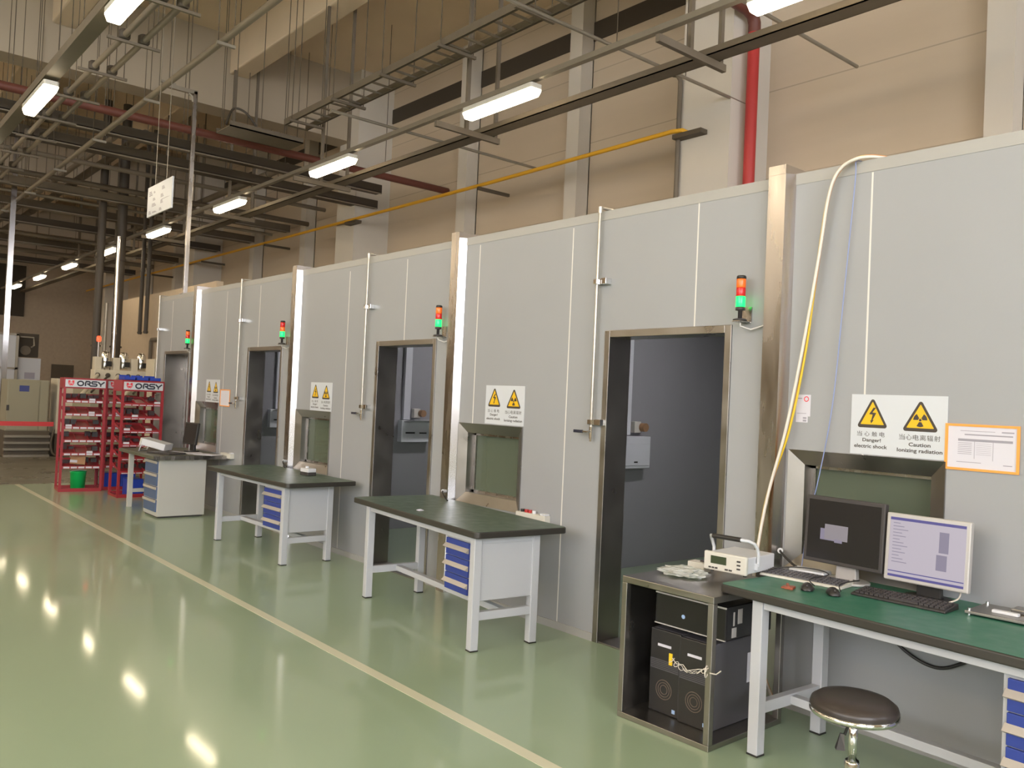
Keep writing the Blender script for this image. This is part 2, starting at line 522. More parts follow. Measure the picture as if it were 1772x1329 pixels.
# ================================================================== THE BOOTHS
PIL = [2.79, 6.01, 9.18, 12.42]                 # steel corner posts (near edge)
DOOR = [(3.163, 4.249), (6.365, 7.413), (9.578, 10.607), (12.735, 13.86)]
WIN = [(1.849, 2.735), (5.113, 5.962), (8.306, 9.14), (11.52, 12.38)]
END = 14.29
mb = MB()
y = -1.6
DH = 2.235
W0, W1 = 0.805, 1.49
for k in range(4):
    (w0, w1), (d0, d1) = WIN[k], DOOR[k]
    mb.box(WX, WX+WT, y, w0, 0, WH)
    mb.box(WX, WX+WT, w0, w1, 0, W0); mb.box(WX, WX+WT, w0, w1, W1, WH)
    mb.box(WX, WX+WT, w1, d0, 0, WH)
    mb.box(WX, WX+WT, d0, d1, DH, WH)
    y = d1
mb.box(WX, WX+WT, y, END, 0, WH)
for yy, za, zb in ((2.29, W1, 3.04), (3.46, DH, 3.05), (4.63, 0.05, 3.03), (5.78, W1, 3.03), (6.92, DH, 3.02), (8.03, 0.05, 3.0), (10.31, DH, 3.02), (11.40, 0.05, 3.02), (1.1, 0.05, 3.04), (0.0, 0.05, 3.04), (13.6, DH, 3.02)):
    mb.box(WX-0.0012, WX, yy-0.005, yy+0.005, za, zb, m=1)
struct(mb.build('wall_front', ['panel', 'joint']))
struct(MB().box(WX-0.003, WX+WT+0.002, -1.6, END, 3.045, WH+0.002).build('trim_2', 'capstrip'))
mb = MB()
yy = -1.6
for d0, d1 in DOOR:
    mb.box(WX-0.012, WX, yy, d0-0.0, 0, 0.055); yy = d1
mb.box(WX-0.012, WX, yy, END, 0, 0.055)
struct(mb.build('baseboard_front', 'capstrip'))
struct(B(WX+WT, BACK, -1.6, END, WH-0.09, WH-0.002).build('ceiling_booths', 'inside'))
struct(B(BACK-0.08, BACK, -1.6, END, 0, WH-0.09).build('wall_booth_back', 'inside'))
for yy, nm in ((-1.5, 'wall_partition_near'), (2.80, 'wall_partition'), (6.0, 'wall_partition'), (9.2, 'wall_partition'), (12.4, 'wall_partition'), (END-0.1, 'wall_booth_end')):
    struct(B(WX+WT, BACK-0.08, yy, yy+0.1, 0, WH-0.09).build(nm, 'inside'))
for k, yc in enumerate(PIL):
    p = [(4.39, yc), (4.39, yc+0.115), (WX, yc+0.115), (WX, yc-0.035)]
    mb = MB().prism(p, 0, 3.11).prism([(4.388, yc), (4.388, yc+0.115), (4.8, yc+0.115), (4.8, yc)], 3.11, 3.165)
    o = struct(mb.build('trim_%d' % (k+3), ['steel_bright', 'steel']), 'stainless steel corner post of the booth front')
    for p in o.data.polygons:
        if p.normal.x < -0.95: p.material_index = 1  # front face takes a duller steel, its darker reflection put into the material

# door frames and doors
for k, (d0, d1) in enumerate(DOOR):
    mb = MB()
    a = 0.05
    x0, x1 = WX-0.012, WX+WT+(0.16 if k == 3 else 0.015)
    mb.box(x0, x1, d0, d0+a, 0, DH); mb.box(x0, x1, d1-a, d1, 0, DH); mb.box(x0, x1, d0+a, d1-a, DH-a, DH)
    mb.box(x0+0.01, x1, d0+a, d1-a, 0, 0.012)
    door = struct(mb.build('door_%d' % (k+1), 'steel_dull', bevel=0.003), 'stainless steel door frame of the booth')
    if k == 3:
        mb = MB().box(x1-0.06, x1-0.02, d0+a, d0+0.50, 0.012, DH-a).box(x1-0.06, x1-0.02, d0+0.505, d1-a, 0.012, DH-a)
        mb.build('door_leaf', 'steel', door)

# observation windows: mitred steel frame, reveal, lead glass
for k, (w0, w1) in enumerate(WIN):
    mb = MB()
    b = 0.085
    z0, z1 = W0, W1
    xo, xi = WX-0.012, WX+0.03
    O = [(xo, w0, z0), (xo, w1, z0), (xo, w1, z1), (xo, w0, z1)]
    I = [(xi, w0+b, z0+b), (xi, w1-b, z0+b), (xi, w1-b, z1-b), (xi, w0+b, z1-b)]
    J = [(WX+0.17, w0+b, z0+b), (WX+0.17, w1-b, z0+b), (WX+0.17, w1-b, z1-b), (WX+0.17, w0+b, z1-b)]
    Q = [(WX+0.01, w0, z0), (WX+0.01, w1, z0), (WX+0.01, w1, z1), (WX+0.01, w0, z1)]
    vs = O+I+J+Q
    fs = []
    for i in range(4):
        j = (i+1) % 4
        fs += [(i, j, 4+j, 4+i), (4+i, 4+j, 8+j, 8+i), (i, 12+i, 12+j, j)]
    mb._add(vs, fs)
    root = struct(B(WX+0.115, WX+0.13, w0+b, w1-b, z0+b, z1-b).build('window_%d' % (k+1), 'leadglass'), 'green lead glass observation window in a steel frame')
    mb.build('window_frame', 'steel_dull', root)
    mb = MB()
    for q0, q1, r0, r1 in ((w0+b, w0+b+0.03, z0+b, z1-b), (w1-b-0.03, w1-b, z0+b, z1-b), (w0+b, w1-b, z0+b, z0+b+0.02), (w0+b, w1-b, z1-b-0.02, z1-b)):
        mb.box(WX+0.10, WX+0.114, q0, q1, r0, r1)
    mb.build('glazing_bead', 'steel', root)

# fill lamp added out of view on every booth ceiling, to lighten the doorways
for k in range(4):
    yc = [4.6, 7.9, 11.0, 13.3][k]
    t = thing('booth_fill_lamp', 'unseen fill lamp added inside the booth behind ' + ['the nearest open doorway', 'the second open doorway', 'the third open doorway', 'the closed steel door'][k], 'lamp', (6.6, yc, WH-0.09), None, 'added fill lamps inside the booths')
    B(-0.3, 0.3, -0.1, 0.1, -0.05, 0).build('lamp_body', 'white', t)
    B(-0.28, 0.28, -0.08, 0.08, -0.056, -0.05).build('diffuser', 'booth_fill', t)

where = ['nearest open doorway', 'second open doorway', 'third open doorway', 'closed steel door']
# distribution boxes, trunking and sockets on the partitions
for k, (yp, x0, x1, z0, z1, xt) in enumerate(((6.0, 6.46, 6.93, 1.05, 1.385, 6.565), (9.2, 5.88, 6.34, 1.11, 1.385, 5.93), (12.4, 5.56, 6.0, 1.12, 1.40, 5.66))):
    cx = (x0+x1)/2
    t = thing('distribution_box', ['closed white distribution box inside the nearest open doorway', 'white distribution box with its lid flipped open inside the second open doorway', 'white distribution box inside the third open doorway'][k], 'box', (cx, yp, z0), FRONT, 'distribution boxes in the booths')
    w, h = x1-x0, z1-z0
    B(-w/2, w/2, 0, h, 0, 0.1).build('body', 'white', t, bevel=0.006)
    if k == 0:
        B(-w/2+0.02, w/2-0.02, 0.03, h*0.76, 0.1, 0.108).build('cover', 'white', t, bevel=0.004)
        B(-0.02, 0.03, 0.06, 0.075, 0.108, 0.112).build('latch', 'black', t)
    else:
        mb = MB()
        mb.hexa([(-w/2+0.03, h-0.02, 0.1), (w/2-0.03, h-0.02, 0.1), (w/2+0.02, h+0.01, 0.26), (-w/2+0.08, h+0.01, 0.26),
                 (-w/2+0.03, h-0.01, 0.1), (w/2-0.03, h-0.01, 0.1), (w/2+0.02, h+0.02, 0.26), (-w/2+0.08, h+0.02, 0.26)])
        mb.build('lid', 'whitepaint', t)
        MB().box(-w/2+0.06, -0.03, h*0.4, h*0.47, 0.1, 0.104).box(0.04, 0.15, h*0.4, h*0.46, 0.1, 0.104).build('breaker', 'black', t)
    tr = B(-0.05, 0.05, 0, WH-0.09-(z1+0.01), 0, 0.05).build('cable_trunking', 'white', None, bevel=0.004)
    tr.location = (xt+0.05, yp, z1+0.01); tr.rotation_euler = FRONT.to_euler()
    tag(tr, 'white vertical cable trunking above the box inside the %s' % where[k], 'trunking', 'trunking in the booths')
    so = thing('wall_socket', 'brown round industrial socket beside the trunking inside the %s' % where[k], 'socket', (xt+0.22, yp, 1.48), FRONT, 'sockets in the booths')
    B(-0.07, 0.03, -0.06, 0.06, 0, 0.06).build('socket_base', 'offwhite', so, bevel=0.006)
    MB().cyl((0.04, 0, 0.05), (0.04, 0, 0.12), 0.045).build('socket_cap', 'brass', so)

# signal towers beside the doors
def signal_tower(yc, order, label):
    t = thing('signal_tower', label, 'signal light', (4.375, yc, 2.25), None, 'signal towers beside the booth doors')
    MB().box(-0.045, 0.075, -0.03, 0.03, -0.008, -0.002).box(0.068, 0.075, -0.035, 0.035, -0.008, 0.09).build('bracket', 'steel', t)
    MB().lathe([(0.042, 0), (0.042, 0.008), (0.03, 0.012)], n=20).build('base', 'charcoal', t)
    MB().lathe([(0.013, 0.01), (0.013, 0.06), (0.029, 0.062), (0.029, 0.082)], n=18).build('stem', 'charcoal', t)
    z = 0.082
    for c, h in zip(order, (0.066, 0.052, 0.055)):
        MB().lathe([(0.027, z), (0.0285, z+0.004), (0.0285, z+h-0.004), (0.027, z+h)], n=20).build('lens', {'g': 'lens_g', 'r': 'lens_r', 'o': 'lens_o'}[c], t)
        z += h
    MB().lathe([(0.029, z), (0.029, z+0.014), (0.024, z+0.02)], n=20).build('cap', 'black', t)
    MB().tube([(0.0, 0.0, -0.006), (0.0, -0.005, -0.035), (0.03, -0.06, -0.055), (0.068, -0.12, -0.03), (0.07, -0.17, -0.015)], 0.006).build('cable', 'silver', t)
signal_tower(3.06, 'gro', 'red amber and green signal light at the nearest open doorway, green lit')
signal_tower(6.25, 'gro', 'red amber and green signal light at the second open doorway, green lit')
signal_tower(9.46, 'gor', 'signal light with red on top at the third open doorway, green lit')
signal_tower(12.66, 'gro', 'small far signal light over the closed steel door, green lit')

# compressed-air pipes with clamps and a valve
for k, yp in enumerate((4.32, 7.59, 10.83, 14.13)):
    t = thing('air_pipe', 'thin metal air pipe with lever valve left of the ' + where[k], 'pipe', (4.41, yp, 1.45), None, 'air pipes on the booth front')
    MB().tube([(0, 0, 0.08), (0, 0, 1.64), (0.006, 0, 1.67), (0.03, 0, 1.685), (0.2, 0, 1.687)], 0.011).build('pipe', 'galv_bright', t)
    MB().cyl((0, 0, 1.64), (0, 0, 1.69), 0.015).build('elbow', 'galv_bright', t)
    for z in (0.12, 1.14):
        c = MB().box(-0.022, 0.04, -0.016, 0.02, z-0.018, z+0.018).box(-0.005, 0.04, -0.06, -0.016, z-0.02, z+0.02).box(-0.02, 0.04, -0.105, -0.06, z-0.022, z+0.022)
        c.build('clamp', 'chrome', t, bevel=0.003)
    MB().cyl((0, 0, -0.0), (0, 0, 0.085), 0.014).cyl((0, 0, -0.02), (0, 0, 0.0), 0.009).cyl((-0.0, 0.0, 0.05), (-0.03, 0.0, 0.05), 0.008).build('valve', 'chrome', t)
    MB().box(-0.04, -0.028, 0.0, 0.05, 0.042, 0.056, m=1).box(-0.042, -0.026, 0.05, 0.14, 0.038, 0.06, m=0).build('lever', ['navy', 'chrome'], t, bevel=0.003)

# warning signs
def tri(cx, cy, w, h, r, n=4):
    pts = [(cx-w/2, cy-h/2), (cx+w/2, cy-h/2), (cx, cy+h/2)]
    out = []
    for i in range(3):
        p = Vector(pts[i]); a = (Vector(pts[i-1])-p).normalized(); b = (Vector(pts[(i+1) % 3])-p).normalized()
        bis = (a+b).normalized(); half = math.acos(max(-1, min(1, a.dot(b))))/2
        c = p+bis*(r/math.sin(half))
        na = Vector((a.y, -a.x)); nb = Vector((-b.y, b.x))
        if na.dot(bis) > 0: na = -na
        if nb.dot(bis) > 0: nb = -nb
        a0 = math.atan2(na.y, na.x); a1 = math.atan2(nb.y, nb.x)
        d = (a1-a0+PI) % (2*PI)-PI
        for k in range(n+1):
            t = a0+d*k/n
            out.append((c.x+r*math.cos(t), c.y+r*math.sin(t)))
    return out

def warning_sign(yr, zt, w, h, label):
    t = thing('warning_sign', label, 'sign', (WX-0.0005, yr+w/2, zt-h/2), FACE, 'warning signs above the booth windows')
    B(-w/2, w/2, -h/2, h/2, 0, 0.003).build('board', 'signwhite', t)
    for side, cx in (('e', -w/2+w*0.235), ('r', -w/2+w*0.735)):
        tw, th = w*(0.345 if side == 'e' else 0.375), h*0.515
        cy = h/2-h*(0.295 if side == 'e' else 0.315)
        MB().prism(tri(cx, cy, tw, th, 0.012), 0.003, 0.0036).build('warning_triangle', 'ink', t)
        o = MB().prism(tri(cx, cy-th*0.025, tw*0.74, th*0.74, 0.002), 0.0036, 0.0042).build('triangle_field', 'signyellow', t)
        s = MB()
        if side == 'e':
            q = [(0.012, 0.058), (0.028, 0.058), (0.006, 0.024), (0.03, 0.022), (0.008, -0.028), (0.016, -0.026), (0.0, -0.052), (-0.006, -0.03), (0.0, -0.03), (0.008, 0.01), (-0.014, 0.012)]
            k = th/0.167
            s.prism([(cx+(a-0.006)*k*0.9, cy-0.02*k+b*k*0.78) for a, b in q], 0.0042, 0.0048)
        else:
            k = th/0.167
            cyy = cy-0.024*k
            s.prism(arc(cx, cyy, 0.007*k, 0, 350, 12), 0.0042, 0.0048)
            for a in (30, 150, 270):
                s.prism(arc(cx, cyy, 0.036*k, a-30, a+30, 8)+list(reversed(arc(cx, cyy, 0.0105*k, a-30, a+30, 4))), 0.0042, 0.0048)
        s.build('symbol', 'ink', t)
    Y = lambda v: h/2-h*v
    X = lambda u: -w/2+w*u
    L = MB()
    for i, ch in enumerate('当心触电'):
        fit_text(L, ch, X(0.10+i*0.082), Y(0.655), w*0.056, h*0.082, 0.0036)
    L.build('lettering', 'ink', t)
    L = MB()
    for i, ch in enumerate('当心电离辐射'):
        fit_text(L, ch, X(0.555+i*0.0705), Y(0.67), w*0.06, h*0.09, 0.0036)
    L.build('lettering', 'ink', t)
    for txt, u, v, a, b in (('Danger!', 0.235, 0.765, 0.2, 0.075), ('electric shock', 0.225, 0.86, 0.36, 0.062), ('Caution', 0.735, 0.785, 0.22, 0.062), ('Ionizing radiation', 0.735, 0.89, 0.455, 0.08)):
        L = MB()
        fit_text(L, txt, X(u), Y(v), w*a, h*b, 0.0036, bold=0.022)
        L.build('lettering', 'ink', t)
warning_sign(1.849, 1.82, 0.512, 0.325, 'largest white sign with two yellow warning triangles, above the monitors')
warning_sign(5.108, 1.82, 0.50, 0.322, 'white double warning sign above the window behind the nearest bench')
warning_sign(8.300, 1.806, 0.50, 0.322, 'white double warning sign above the window behind the bench with the white box')
warning_sign(11.514, 1.806, 0.50, 0.322, 'smallest white double warning sign, above the far dim window')

# notice in an orange frame, paper labels
t = thing('framed_notice', 'printed notice in an orange frame right of the largest warning sign', 'notice', (WX-0.0005, 1.685, 1.57), FACE)
B(-0.165, 0.165, -0.11, 0.11, 0, 0.003).build('sheet', 'paper', t)
MB().ring_prism([(-0.172, -0.115), (0.172, -0.115), (0.172, 0.115), (-0.172, 0.115)], [(-0.158, -0.103), (0.158, -0.103), (0.158, 0.103), (-0.158, 0.103)], 0.003, 0.007).build('frame', 'orange', t)
mb = MB()
mb.box(-0.11, 0.14, 0.03, 0.042, 0.003, 0.0036).box(-0.08, 0.14, 0.06, 0.066, 0.003, 0.0036).box(0.09, 0.145, 0.078, 0.084, 0.003, 0.0036).box(-0.1, 0.06, 0.08, 0.0825, 0.003, 0.0036)
for i in range(7): mb.box(-0.11, -0.045, 0.02-i*0.009, 0.0225-i*0.009, 0.003, 0.0036)
for i in range(7): mb.box(-0.025, 0.045, 0.02-i*0.009, 0.0212-i*0.009, 0.003, 0.0036)
mb.box(-0.033, -0.031, -0.055, 0.03, 0.003, 0.0036).box(0.052, 0.054, -0.06, 0.03, 0.003, 0.0036).box(-0.115, 0.0, -0.075, -0.072, 0.003, 0.0036).box(0.1, 0.14, -0.08, -0.076, 0.003, 0.0036)
mb.build('printing', 'print', t)
t = thing('paper_label', 'white paper label stuck left of the window above the cables', 'label', (WX-0.0005, 2.655, 1.735), FACE)
MB().box(-0.045, 0.045, -0.05, 0.075, 0, 0.0012).box(-0.045, 0.03, -0.085, -0.05, 0, 0.0012).build('sheet', 'paper', t)
mb = MB().box(-0.04, -0.01, 0.05, 0.056, 0.0012, 0.0016).box(0.0, 0.022, -0.064, -0.055, 0.0012, 0.0016).box(0.0, 0.022, -0.08, -0.07, 0.0012, 0.0016).box(-0.04, 0.02, -0.035, -0.032, 0.0012, 0.0016)
mb.build('printing', 'print', t)
o = MB().ring_prism(arc(0, 0, 0.016, 0, 330, 11), arc(0, 0, 0.011, 0, 330, 11), 0.0012, 0.0016).build('stamp', 'redlogo', t)
o.location = (0.018, 0.05, 0)
t = thing('framed_notice', 'faint pale orange notice beside the far dim window', 'notice', (WX-0.0005, 11.30, 1.56), FACE)
B(-0.165, 0.165, -0.11, 0.11, 0, 0.003).build('sheet', 'paper', t)
MB().ring_prism([(-0.172, -0.115), (0.172, -0.115), (0.172, 0.115), (-0.172, 0.115)], [(-0.158, -0.103), (0.158, -0.103), (0.158, 0.103), (-0.158, 0.103)], 0.003, 0.007).build('frame', 'orange', t)

# cables that hang over the booth front
def spline(pts, n=8):
    P = [Vector(p) for p in pts]
    out = []
    for i in range(len(P)-1):
        p0, p1, p2, p3 = P[max(i-1, 0)], P[i], P[i+1], P[min(i+2, len(P)-1)]
        for k in range(n):
            t = k/n
            out.append(0.5*((2*p1)+(p2-p0)*t+(2*p0-5*p1+4*p2-p3)*t*t+(3*p1-p0-3*p2+p3)*t**3))
    out.append(P[-1])
    return out
def cable(name, label, pts, r, m, n=8):
    o = MB().tube(spline(pts, n), r, 8).build(name, m)
    return tag(o, label, 'cable')
for dy, dx, r, m, nm in ((0.0, -0.012, 0.009, 'cable_w', 'grey white'), (0.013, 0.004, 0.007, 'cable_y', 'yellow'), (0.007, 0.008, 0.006, 'cable_o', 'orange')):
    z0 = 3.134+dx*0.5
    cable('cable', '%s cable of the bundle hung over the booth wall left of the largest sign' % nm,
          [(4.75, 2.2+dy, z0), (4.5, 2.27+dy, z0), (4.425+dx, 2.36+dy, z0-0.006), (4.41+dx, 2.46+dy, 3.07), (4.405+dx, 2.515+dy, 2.93), (4.405+dx, 2.56+dy, 2.6), (4.405+dx, 2.64+dy*(1-2*(m != 'cable_w')), 2.08), (4.39+dx, 2.72+dy*(1-2*(m != 'cable_w')), 1.6), (4.37+dx, 2.80+dy, 1.25), (4.33+dx, 2.83+dy, 0.95), (4.31+dx, 2.84+dy, 0.70), (4.32+dx, 2.8+dy, 0.3), (4.36+dx, 2.7+dy, 0.02)], r, m)
cable('cable', 'thin blue cable hanging down in front of the nearest window', [(4.6, 2.37, 3.118), (4.44, 2.38, 3.115), (4.43, 2.38, 3.0), (4.43, 2.42, 2.4), (4.43, 2.465, 1.76), (4.43, 2.54, 1.3), (4.43, 2.58, 1.15), (4.40, 2.60, 0.82)], 0.003, 'cable_b')

# ================================================================== WORKBENCHES
def workbench(label, org, th, L, W, top, mat_top, drawers, frame='whitepaint', dmat='blue', group=None, zt=0.815, stretch_v=0.30):
    """local x = towards the wall, y = along the wall; origin at the near front leg corner"""
    t = thing('workbench', label, 'workbench', (org[0], org[1], 0), -th, group)
    v0, v1, u0, u1 = top
    o = MB().prism(rrect(v0, v1, u0, u1, 0.04), zt-0.045, zt-0.001, m=0)
    o.build('tabletop', 'rubber', t, bevel=0.008, seg=3)
    MB().prism(rrect(v0+0.006, v1-0.006, u0+0.006, u1-0.006, 0.036), zt-0.001, zt).build('bench_mat', mat_top, t)
    s = 0.06
    zl = zt-0.045
    for v in (0, W-s):
        for u in (0, L-s):
            leg = B(v, v+s, u, u+s, 0.008, zl).build('leg', frame, t, bevel=0.004)
            B(v-0.001, v+s+0.001, u-0.001, u+s+0.001, 0, 0.008).build('foot', 'black', leg)
    for u in (0.008, L-s+0.008):
        B(s, W-s, u, u+0.044, 0.205, 0.262).build('side_rail', frame, t, bevel=0.003)
        B(s, W-s, u, u+0.044, zl-0.05, zl).build('end_apron', frame, t, bevel=0.003)
    B(stretch_v-0.025, stretch_v+0.025, 0.052, L-0.052, 0.212, 0.255).build('stretcher', frame, t, bevel=0.003)
    for v in (0.01, W-0.045):
        B(v, v+0.035, s, L-s, zl-0.045, zl).build('apron', frame, t, bevel=0.003)
    if drawers:
        ua, ub, za, zb = drawers
        B(0.055, W-0.01, 0.012 if frame == 'whitepaint' else ua, ub, za, zb).build('drawer_cabinet', frame, t, bevel=0.004)
        h = (zb-0.05-za-0.015)/3
        for i in range(3):
            z0 = za+0.01+i*h
            d = B(0.038, 0.056, max(ua, 0.07), ub-0.022, z0, z0+h-0.006).build('drawer', dmat, t, bevel=0.003)
            MB().hexa([(0.034, max(ua, 0.07)-0.004, z0+h*0.36), (0.040, max(ua, 0.07)-0.004, z0+h*0.36), (0.040, ub-0.014, z0+h*0.36), (0.034, ub-0.014, z0+h*0.36),
                       (0.012, max(ua, 0.07)-0.004, z0+h*0.44), (0.04, max(ua, 0.07)-0.004, z0+h*0.66), (0.04, ub-0.014, z0+h*0.66), (0.012, ub-0.014, z0+h*0.44)]).build('handle', 'handle', d, bevel=0.002)
        B(0.050, 0.056, ua+0.03, ua+0.04, zb-0.03, zb-0.015).build('lock', 'black', t)
    return t
grp = 'green topped workbenches along the booths'
def ang(a, b): return math.atan2(b[0]-a[0], b[1]-a[1])
workbench('nearest full green topped bench with blue drawers, a scrap of paper lying on it', (3.525, 4.49), ang((3.525, 4.49), (3.70, 6.207)), 1.73, 0.545, (-0.04, 0.735, -0.07, 1.93), 'mat_green', (0.14, 0.47, 0.335, 0.765), group=grp)
workbench('green topped bench with blue drawers and a small white box, middle of the row', (3.66, 7.69), ang((3.665, 7.69), (3.635, 9.34)), 1.65, 0.54, (-0.07, 0.70, -0.18, 1.80), 'mat_green', (0.13, 0.545, 0.31, 0.765), group=grp)
workbench('large green desk with two monitors on it at the right', (3.605, 0.75), ang((3.605, 0.75), (3.685, 2.44)), 1.69, 0.60, (-0.045, 0.80, -0.22, 1.87), 'desk_green', (0.14, 0.54, 0.30, 0.765), group=grp, stretch_v=0.30)

# far bench with a full-height drawer pedestal
t = thing('workbench', 'far grey bench with drawer pedestal standing on the floor, in front of the red racks', 'workbench', (3.55, 11.10, 0), 0)
zt = 0.80
MB().prism(rrect(-0.09, 0.86, -0.10, 1.42, 0.02), zt-0.045, zt).build('tabletop', 'mat_grey', t, bevel=0.006)
B(-0.092, 0.862, -0.104, -0.1, zt-0.048, zt+0.001).build('edge_strip', 'steel', t)
for v in (0.0, 0.55):
    B(v, v+0.06, 1.2, 1.26, 0, zt-0.045).build('leg', 'greymetal', t, bevel=0.003)
B(0.06, 0.55, 1.21, 1.25, 0.2, 0.25).build('side_rail', 'greymetal', t, bevel=0.003)
B(0.02, 0.62, 0.01, 0.57, 0.02, zt-0.045).build('drawer_cabinet', 'greymetal', t, bevel=0.004)
B(0.04, 0.60, 0.03, 0.55, 0, 0.02).build('plinth', 'charcoal', t)
h = 0.165
for i in range(4):
    z0 = 0.075+i*h
    d = B(0.004, 0.021, 0.05, 0.53, z0, z0+h-0.01).build('drawer', 'blue_dull', t, bevel=0.003)
    B(-0.012, 0.005, 0.045, 0.535, z0+h-0.045, z0+h-0.012).build('handle', 'handle', d, bevel=0.003)

# things on the benches
o = MB().hexa([(0, 0, 0), (0.05, 0.01, 0), (0.045, 0.05, 0), (0.0, 0.045, 0), (0.012, 0.008, 0.014), (0.05, 0.01, 0.0012), (0.045, 0.05, 0.0012), (0.0, 0.045, 0.004)]).build('paper_scrap', 'paper')
o.location = (3.72, 5.45, 0.8155)
tag(o, 'small folded scrap of white paper on the nearest full bench', 'paper')
t = thing('switch_box', 'small white box with a knob on the bench with blue drawers in the middle', 'box', (4.17, 8.22, 0.8155), 0.1)
B(-0.05, 0.05, -0.075, 0.075, 0, 0.035).build('base', 'charcoal', t, bevel=0.004)
B(-0.05, 0.05, -0.075, 0.075, 0.035, 0.075).build('lid', 'white', t, bevel=0.005)
MB().cyl((0, 0.02, 0.075), (0, 0.02, 0.095), 0.02).build('knob', 'white', t)
# power boxes fixed to the wall just behind the benches
def wall_power(yc, label, full=True):
    t = thing('power_strip', label, 'power strip', (WX-0.0005, yc, 0.80), FACE, 'power strips on the booth front')
    B(-0.17, 0.17, -0.035, 0.03, 0, 0.06).build('housing', 'offwhite', t, bevel=0.004)
    if full:
        for i, m in enumerate(('black', 'redpipe', 'redpipe', 'white')):
            MB().cyl((-0.12+i*0.045, 0.03, 0.03), (-0.12+i*0.045, 0.052, 0.03), 0.016).build('plug', m, t)
    B(0.11, 0.165, 0.03, 0.045, 0.005, 0.055).build('cover', 'white', t, bevel=0.003)
wall_power(4.92, 'white power strip with red and black plugs behind the nearest full bench')
wall_power(11.05, 'pale power strip low on the wall behind the far grey bench', False)
for k, (yc, z) in enumerate(((2.70, 0.90), (6.00, 0.88), (9.17, 0.88))):
    t = thing('plug_lead', 'white plug with a short dark lead ' + ['at the corner post left of the monitors', 'at the corner post behind the nearest full bench', 'at the corner post near the white box bench'][k], 'plug', (4.372 if k else 4.40, yc+0.02, z), None, 'plugs at the corner posts')
    MB().cyl((0.018, 0.02, 0), (-0.03, 0.0, 0.005), 0.014, 0.016).build('plug', 'white', t)
    MB().tube(spline([(-0.03, 0.0, 0.005), (-0.05, -0.03, -0.01), (-0.06, -0.09, -0.045), (-0.07, -0.13, -0.06)]), 0.007).build('lead', 'black', t)

# far bench: instrument, papers, monitor
def instrument(name_label, loc, rot, tilt=0.0):
    t = thing('bench_instrument', name_label, 'instrument', loc, rot)
    # local: front faces -x; width along y
    T = Matrix.Rotation(tilt, 4, 'Y')
    def b(*a, m, name, parent=t, bev=0.0):
        mb = MB(); mb.T = T; mb.box(*a)
        return mb.build(name, m, parent, bevel=bev)
    b(0.012, 0.30, -0.125, 0.125, 0.018, 0.105, m='white', name='case', bev=0.006)
    fr = b(-0.012, 0.012, -0.13, 0.13, 0.012, 0.112, m='offwhite', name='front_panel', bev=0.008)
    b(-0.014, -0.011, -0.01, 0.085, 0.050, 0.092, m='lcd', name='display', parent=fr)
    for i in range(3): b(-0.016, -0.011, 0.082-i*0.02, 0.096-i*0.02, 0.024, 0.032, m='charcoal', name='button', parent=fr)
    for i in range(2): b(-0.016, -0.011, -0.022-i*0.024, -0.004-i*0.024, 0.024, 0.032, m='charcoal', name='button', parent=fr)
    for i in range(3): b(-0.016, -0.011, -0.095, -0.075, 0.038+i*0.02, 0.046+i*0.02, m='charcoal', name='button', parent=fr)
    for v in (0.03, 0.27):
        for u in (-0.1, 0.1):
            mb = MB(); mb.T = T; mb.cyl((v, u, 0.0 if tilt == 0 else 0.004), (v, u, 0.02), 0.01); mb.build('foot', 'black', t)
    mb = MB(); mb.T = T
    ha = mb.tube([(0.10, -0.137, 0.055), (0.10, -0.137, 0.12), (0.085, -0.137, 0.15), (0.06, -0.132, 0.178), (0.03, -0.115, 0.192), (0.0, -0.08, 0.197)], 0.009).box(0.085, 0.115, -0.142, -0.124, 0.035, 0.07).build('handle_arm', 'white', t)
    mb = MB(); mb.T = T
    mb.tube([(0.10, 0.137, 0.055), (0.10, 0.137, 0.12), (0.085, 0.137, 0.15), (0.06, 0.132, 0.178), (0.03, 0.115, 0.192), (0.0, 0.08, 0.197)], 0.009).build('handle_arm', 'white', t)
    mb = MB(); mb.T = T
    mb.tube([(0.0, -0.085, 0.197), (0.0, 0.085, 0.197)], 0.013).build('grip', 'black', t)
    return t
instrument('white bench instrument with a green display and raised handle, at the desk corner', (3.87, 2.735, 0.8155), 0.08)
t = thing('bench_instrument', 'white tilted bench instrument on the far grey bench', 'instrument', (3.62, 11.98, 0.8005), -0.75)
T = Matrix.Translation((0, 0, 0.03)) @ Matrix.Rotation(0.22, 4, 'Y')
mb = MB(); mb.T = T; mb.box(0.01, 0.34, -0.12, 0.12, 0.06, 0.15); mb.build('case', 'white', t, bevel=0.006)
mb = MB(); mb.T = T; mb.box(-0.012, 0.012, -0.125, 0.125, 0.05, 0.155); fr = mb.build('front_panel', 'offwhite', t, bevel=0.006)
mb = MB(); mb.T = T; mb.box(-0.015, -0.012, -0.02, 0.08, 0.085, 0.13); mb.build('display', 'lcd', fr)
MB().tube([(0.03, -0.11, 0.09), (0.0, -0.11, 0.005), (0.0, 0.11, 0.005), (0.03, 0.11, 0.09)], 0.008).build('stand', 'white', t)
B(0.28, 0.32, -0.1, 0.1, 0, 0.022).build('foot', 'black', t)
